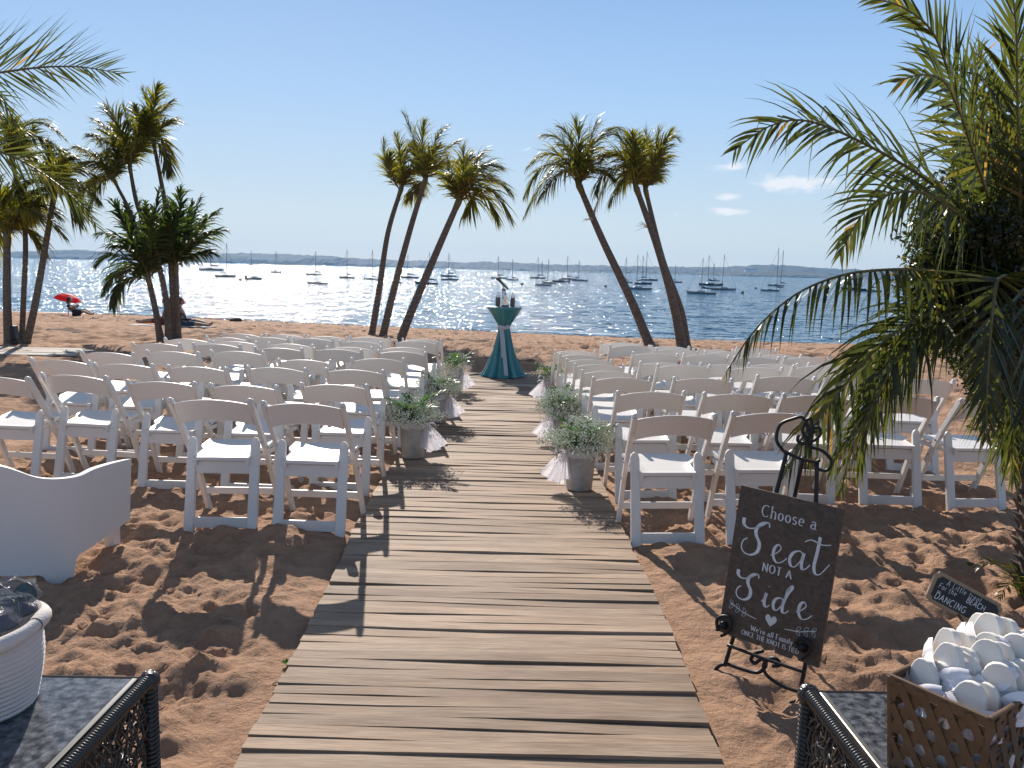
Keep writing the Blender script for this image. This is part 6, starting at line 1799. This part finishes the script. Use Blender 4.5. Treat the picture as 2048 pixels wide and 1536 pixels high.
# ------------------------------------------------------------------ people on the beach
skin = pmat('skin', (.30, .17, .11), .6); hairm = pmat('dark_hair', (.02, .014, .010), .7); hair_r = pmat('auburn_hair', (.10, .03, .015), .7)
def body(name, joints, edges, radii, mat, parent, root=0):
    me = bpy.data.meshes.new(name); me.from_pydata(joints, edges, []); me.materials.append(mat)
    o = link(name, me, parent)
    sk = o.modifiers.new('skin', 'SKIN'); sk.use_smooth_shade = True
    for i, r in enumerate(radii):
        v = me.skin_vertices[0].data[i]; v.radius = (r, r); v.use_root = (i == root)
    ss = o.modifiers.new('sub', 'SUBSURF'); ss.levels = 1; ss.render_levels = 2
    return o
def person(px, py, lab, yaw, pose, shirt, legs_m, hair, hold=None, scale=1.0):
    g = ground(px, py); t = thing('person', lab, 'person', (g.x, g.y, gz(g.x, g.y) + .01), yaw); t.scale = (scale,) * 3
    # local: facing +X; pelvis above origin, legs stretched along +X
    if pose == 'prop':      # sitting, leaning back on straight arms
        J = [(0, 0, .12), (-.06, 0, .30), (-.10, 0, .48), (-.12, 0, .56), (-.10, 0, .63), (-.08, 0, .76),
             (-.12, .17, .50), (-.24, .20, .26), (-.30, .20, .04), (-.26, .21, .0),
             (-.12, -.17, .50), (-.24, -.20, .26), (-.30, -.20, .04), (-.26, -.21, .0),
             (.05, .09, .11), (.40, .12, .16), (.80, .10, .07), (.84, .10, .16),
             (.05, -.09, .11), (.42, -.12, .10), (.82, -.10, .06), (.86, -.10, .15)]
    else:                   # reclining, reading
        J = [(0, 0, .14), (-.14, 0, .28), (-.24, 0, .42), (-.27, 0, .49), (-.27, 0, .56), (-.25, 0, .67),
             (-.24, .17, .44), (-.06, .20, .34), (.10, .08, .46), (.14, .05, .48),
             (-.24, -.17, .44), (-.06, -.20, .34), (.10, -.08, .46), (.14, -.05, .48),
             (.05, .09, .13), (.38, .12, .24), (.72, .10, .07), (.76, .10, .16),
             (.05, -.09, .13), (.38, -.12, .22), (.74, -.10, .07), (.78, -.10, .16)]
    E = [(0, 1), (1, 2), (2, 3), (3, 4), (4, 5), (2, 6), (6, 7), (7, 8), (8, 9), (2, 10), (10, 11), (11, 12), (12, 13), (0, 14), (14, 15), (15, 16), (16, 17), (0, 18), (18, 19), (19, 20), (20, 21)]
    r = [.13, .12, .13, .06, .05, .09, .055, .040, .028, .03, .055, .040, .028, .03, .09, .065, .04, .035, .09, .065, .04, .035]
    body('body', J, E, r, skin, t)
    hd = Vector(J[5])
    mb = MB(); mb.ball(hd + Vector((-.02, 0, .02)), .115, 14, 10, (.95, .88, 1.05)); mb.ball(hd + Vector((-.08, 0, -.07)), .085, 10, 8, (.7, .9, 1.2))
    mb.build('hair', hair, t, smooth=True)
    mb = MB(); mb.ball(hd + Vector((.06, 0, -.01)), .078, 12, 9, (.8, .9, 1.15)); mb.ball(hd + Vector((.13, 0, -.02)), .016, 6, 5)
    mb.build('face', skin, t, smooth=True)
    # top and trousers a little larger than the body
    sh = [J[0], J[1], J[2], J[6], tuple(Vector(J[6]).lerp(Vector(J[7]), .6)), J[10], tuple(Vector(J[10]).lerp(Vector(J[11]), .6))]
    body('shirt', [tuple(Vector(p) + Vector((0, 0, .0))) for p in sh], [(0, 1), (1, 2), (2, 3), (3, 4), (2, 5), (5, 6)], [.142, .134, .143, .068, .055, .068, .055], shirt, t)
    lg = [J[0], J[14], J[15], J[18], J[19]]
    body('shorts', lg, [(0, 1), (1, 2), (0, 3), (3, 4)], [.15, .102, .078, .102, .078], legs_m, t)
    if hold:
        c_ = Vector((.19, 0, .50)); M_ = Matrix.Rotation(R(-50), 3, 'Y')
        b_ = thing('book', 'open book held up by the reader under the red umbrella', 'book', tuple(t.matrix_basis @ c_), yaw)
        for s_ in (-1, 1):
            MB().box((0, s_ * .07, 0), (.012, .135, .19), rot=Matrix.Rotation(R(s_ * 14), 3, 'Z') @ M_).build('cover', pmat('book_cover_%d' % s_, (.05, .06, .09), .5), b_)
    return t
navy = pmat('navy_cloth', (.012, .014, .022), .8); maroon = pmat('maroon_cloth', (.11, .02, .022), .8); denim = pmat('denim_cloth', (.03, .05, .09), .85)
blk = ground(338, 654); 
mb = MB(); V = []; F = []
for i in range(13):
    for j in range(7):
        x = -1.1 + 2.5 * i / 12; y_ = -.55 + 1.1 * j / 6
        V.append((x, y_, .035 + .012 * math.sin(x * 5 + y_ * 3) + float(base_z(blk.x + x, blk.y + y_) - base_z(blk.x, blk.y))))
for i in range(12):
    for j in range(6): a = i * 7 + j; F.append((a, a + 7, a + 8, a + 1))
o = mb.add(V, F).build('beach_blanket', pmat('pale_blanket', (.62, .63, .66), .9), smooth=True, loc=(blk.x, blk.y, gz(blk.x, blk.y))); o.modifiers.new('th', 'SOLIDIFY').thickness = .01
tag(o, 'pale blanket on the sand under the two people behind the left palm clump', 'blanket')
person(329, 652, 'person leaning back on straight arms between the palm stems, legs to the left', PI, 'prop', maroon, maroon, hair_r)
person(368, 655, 'person in a dark top on the blanket, legs stretched to the right', 0, 'prop', navy, denim, hair_r)
person(152, 633, 'person reclining with a book near the water under the red umbrella', 0, 'read', navy, navy, hairm, hold=True)
UG = ground(137, 631); UZ = gz(UG.x, UG.y)
um = thing('beach_umbrella', 'red beach umbrella tilted to the right near the water at far left', 'umbrella', (UG.x, UG.y, UZ - .1))
red = leaf_material('red_canopy', (.62, .012, .018), (.62, .012, .018), (1.5, .9, .9), .6)
ku = UG.y / FPX
ax = Matrix.Rotation(R(14), 3, 'Y')
hgt = (633 - 598) * ku + .1; rad = 25 * ku
MB().tube([(0, 0, 0), (.02, 0, hgt)], .018, 8).build('pole', mastm, um)
V = [ax @ Vector((0, 0, .28 * rad / .8))]; F = []
for ring, (rr, zz) in enumerate(((.35, .24), (.7, .12), (1.0, -.08), (1.0, -.16))):
    for k in range(16):
        a = 2 * PI * k / 16; sc = 1 if k % 2 == 0 else .94
        V.append(ax @ Vector((rad * rr * sc * math.cos(a), rad * rr * sc * math.sin(a), zz * rad / .8)))
for k in range(16): F.append((0, 1 + k, 1 + (k + 1) % 16))
for r_ in range(3):
    for k in range(16): a = 1 + r_ * 16; F.append((a + k, a + 16 + k, a + 16 + (k + 1) % 16, a + (k + 1) % 16))
MB().add(V, F).build('canopy', red, um, loc=(.02, 0, hgt))
for k in range(0, 16, 2):
    a = 2 * PI * k / 16
    MB().tube([ax @ Vector((0, 0, .15)), ax @ Vector((rad * .97 * math.cos(a), rad * .97 * math.sin(a), -.09))], .007, 4).build('rib', mastm, um, loc=(.02, 0, hgt))
sg_ = ground(473, 643); bm = bmesh.new(); bmesh.ops.create_icosphere(bm, subdivisions=3, radius=1)
for v in bm.verts:
    k = 1 + .3 * mn.noise(v.co * 1.7) + .12 * mn.noise(v.co * 5); v.co = Vector((v.co.x * .30 * k, v.co.y * .2 * k, max(-.05, v.co.z * .13 * k)))
me_ = bpy.data.meshes.new('seaweed_clump'); bm.to_mesh(me_); bm.free(); me_.materials.append(pmat('dark_seaweed', (.04, .028, .018), .8, bump=(30, 1, .05)))
o = link('seaweed_clump', me_, loc=(sg_.x, sg_.y, gz(sg_.x, sg_.y) + .04)); tag(o, 'dark mound of seaweed at the water edge right of the seated people', 'seaweed')
# black loudspeaker between the far left palms
SG = ground(40, 688); sp_ = thing('loudspeaker', 'black loudspeaker tilted on the sand between the far left palm trunks', 'speaker', (SG.x, SG.y - .2, gz(SG.x, SG.y - .2)))
MB().box((0, 0, .22), (.15, .16, .27), rot=Matrix.Rotation(R(-7), 3, 'Y'), bev=.02).build('cabinet', black_m, sp_)
MB().box((0.0, -.082, .225), (.12, .008, .23), rot=Matrix.Rotation(R(-7), 3, 'Y')).build('grille', pmat('speaker_grille', (.03, .03, .032), .8, bump=(200, 1, .002)), sp_)
MB().box((0, 0, .045), (.20, .18, .09), bev=.01).build('stand', black_m, sp_)
# wrack: torn seaweed lying along the water line
wm = MB(); rg = random.Random(8)
for k in range(2600):
    x = rg.uniform(-22, 26); d = abs(rg.gauss(0, .35)) + .15 if rg.random() < .6 else rg.uniform(.2, 12) ** 1.0
    y_ = float(shore_y(x)) - d
    z = base_z(x, y_) + .012; s_ = rg.uniform(.03, .12) * (1 if d < 2 else .7); a = rg.uniform(-.6, .6)
    wm.box((x, y_, float(z)), (s_ * 1.8, s_ * .7, rg.uniform(.015, .05)), rot=Matrix.Rotation(a, 3, 'Z'))
o = wm.build('seaweed', pmat('wrack', (.055, .035, .022), .85)); o['kind'] = 'stuff'
# small twigs, shells and sprouts on the near sand
twm = pmat('dry_twig', (.42, .33, .23), .8); shm = pmat('shell_white', (.75, .68, .60), .5)
near = [(325, 1470, 'w'), (545, 1360, 'w'), (470, 1240, 'w'), (395, 1180, 'w'), (1750, 1290, 'w'), (1330, 1460, 'w'), (160, 1245, 'w')]
for i, (px, py, k_) in enumerate(near):
    g = ground(px, py); rg = random.Random(i); a = rg.uniform(0, PI); l = rg.uniform(.03, .06)
    o = MB().tube([(0, 0, 0), (math.cos(a) * l * .5, math.sin(a) * l * .5, .006), (math.cos(a) * l, math.sin(a) * l, .002)], [.003, .0025, .0015], 5).build('twig', twm, loc=(g.x, g.y, gz(g.x, g.y) + .003))
    tag(o, 'small dry twig lying on the sand ' + ['by the left wicker table corner', 'beside the left edge of the walk', 'in the chair shadow left of the walk', 'below the front left chairs', 'between the easel and the chalkboard', 'right of the walk near the camera', 'beside the rope basket'][i], 'twig', 'twigs on the sand')
for i, (px, py, lab) in enumerate(((573, 1322, 'small green sprout at the left edge of the walk'), (1938, 1137, 'small green sprout above the chalkboard'))):
    g = ground(px, py); t = thing('sprout', lab, 'plant', (g.x, g.y, gz(g.x, g.y)), group='sprouts in the sand')
    for k in range(7):
        a = k * .9; l = .022
        MB().add([(0, 0, .004), (math.cos(a) * l * .5 - math.sin(a) * .006, math.sin(a) * l * .5 + math.cos(a) * .006, .02), (math.cos(a) * l, math.sin(a) * l, .022), (math.cos(a) * l * .5 + math.sin(a) * .006, math.sin(a) * l * .5 - math.cos(a) * .006, .02)], [(0, 1, 2, 3)]).build('leaf', fern_leaf, t)

# ------------------------------------------------------------------ haze in the air over the sound
hz = bpy.data.materials.new('haze'); hz.use_nodes = True
ht = hz.node_tree; ht.nodes.clear()
ho = ht.nodes.new('ShaderNodeOutputMaterial'); hv = ht.nodes.new('ShaderNodeVolumePrincipled')
hv.inputs['Color'].default_value = (.34, .62, 1.0, 1)
hv.inputs['Density'].default_value = 0.00012
hv.inputs['Anisotropy'].default_value = 0.2
ht.links.new(hv.outputs[0], ho.inputs['Volume'])
hb = MB(); hb.box((0, 1500, 37), (9600, 3600, 84))
link('haze', hb.mesh('haze', hz), kind='stuff')
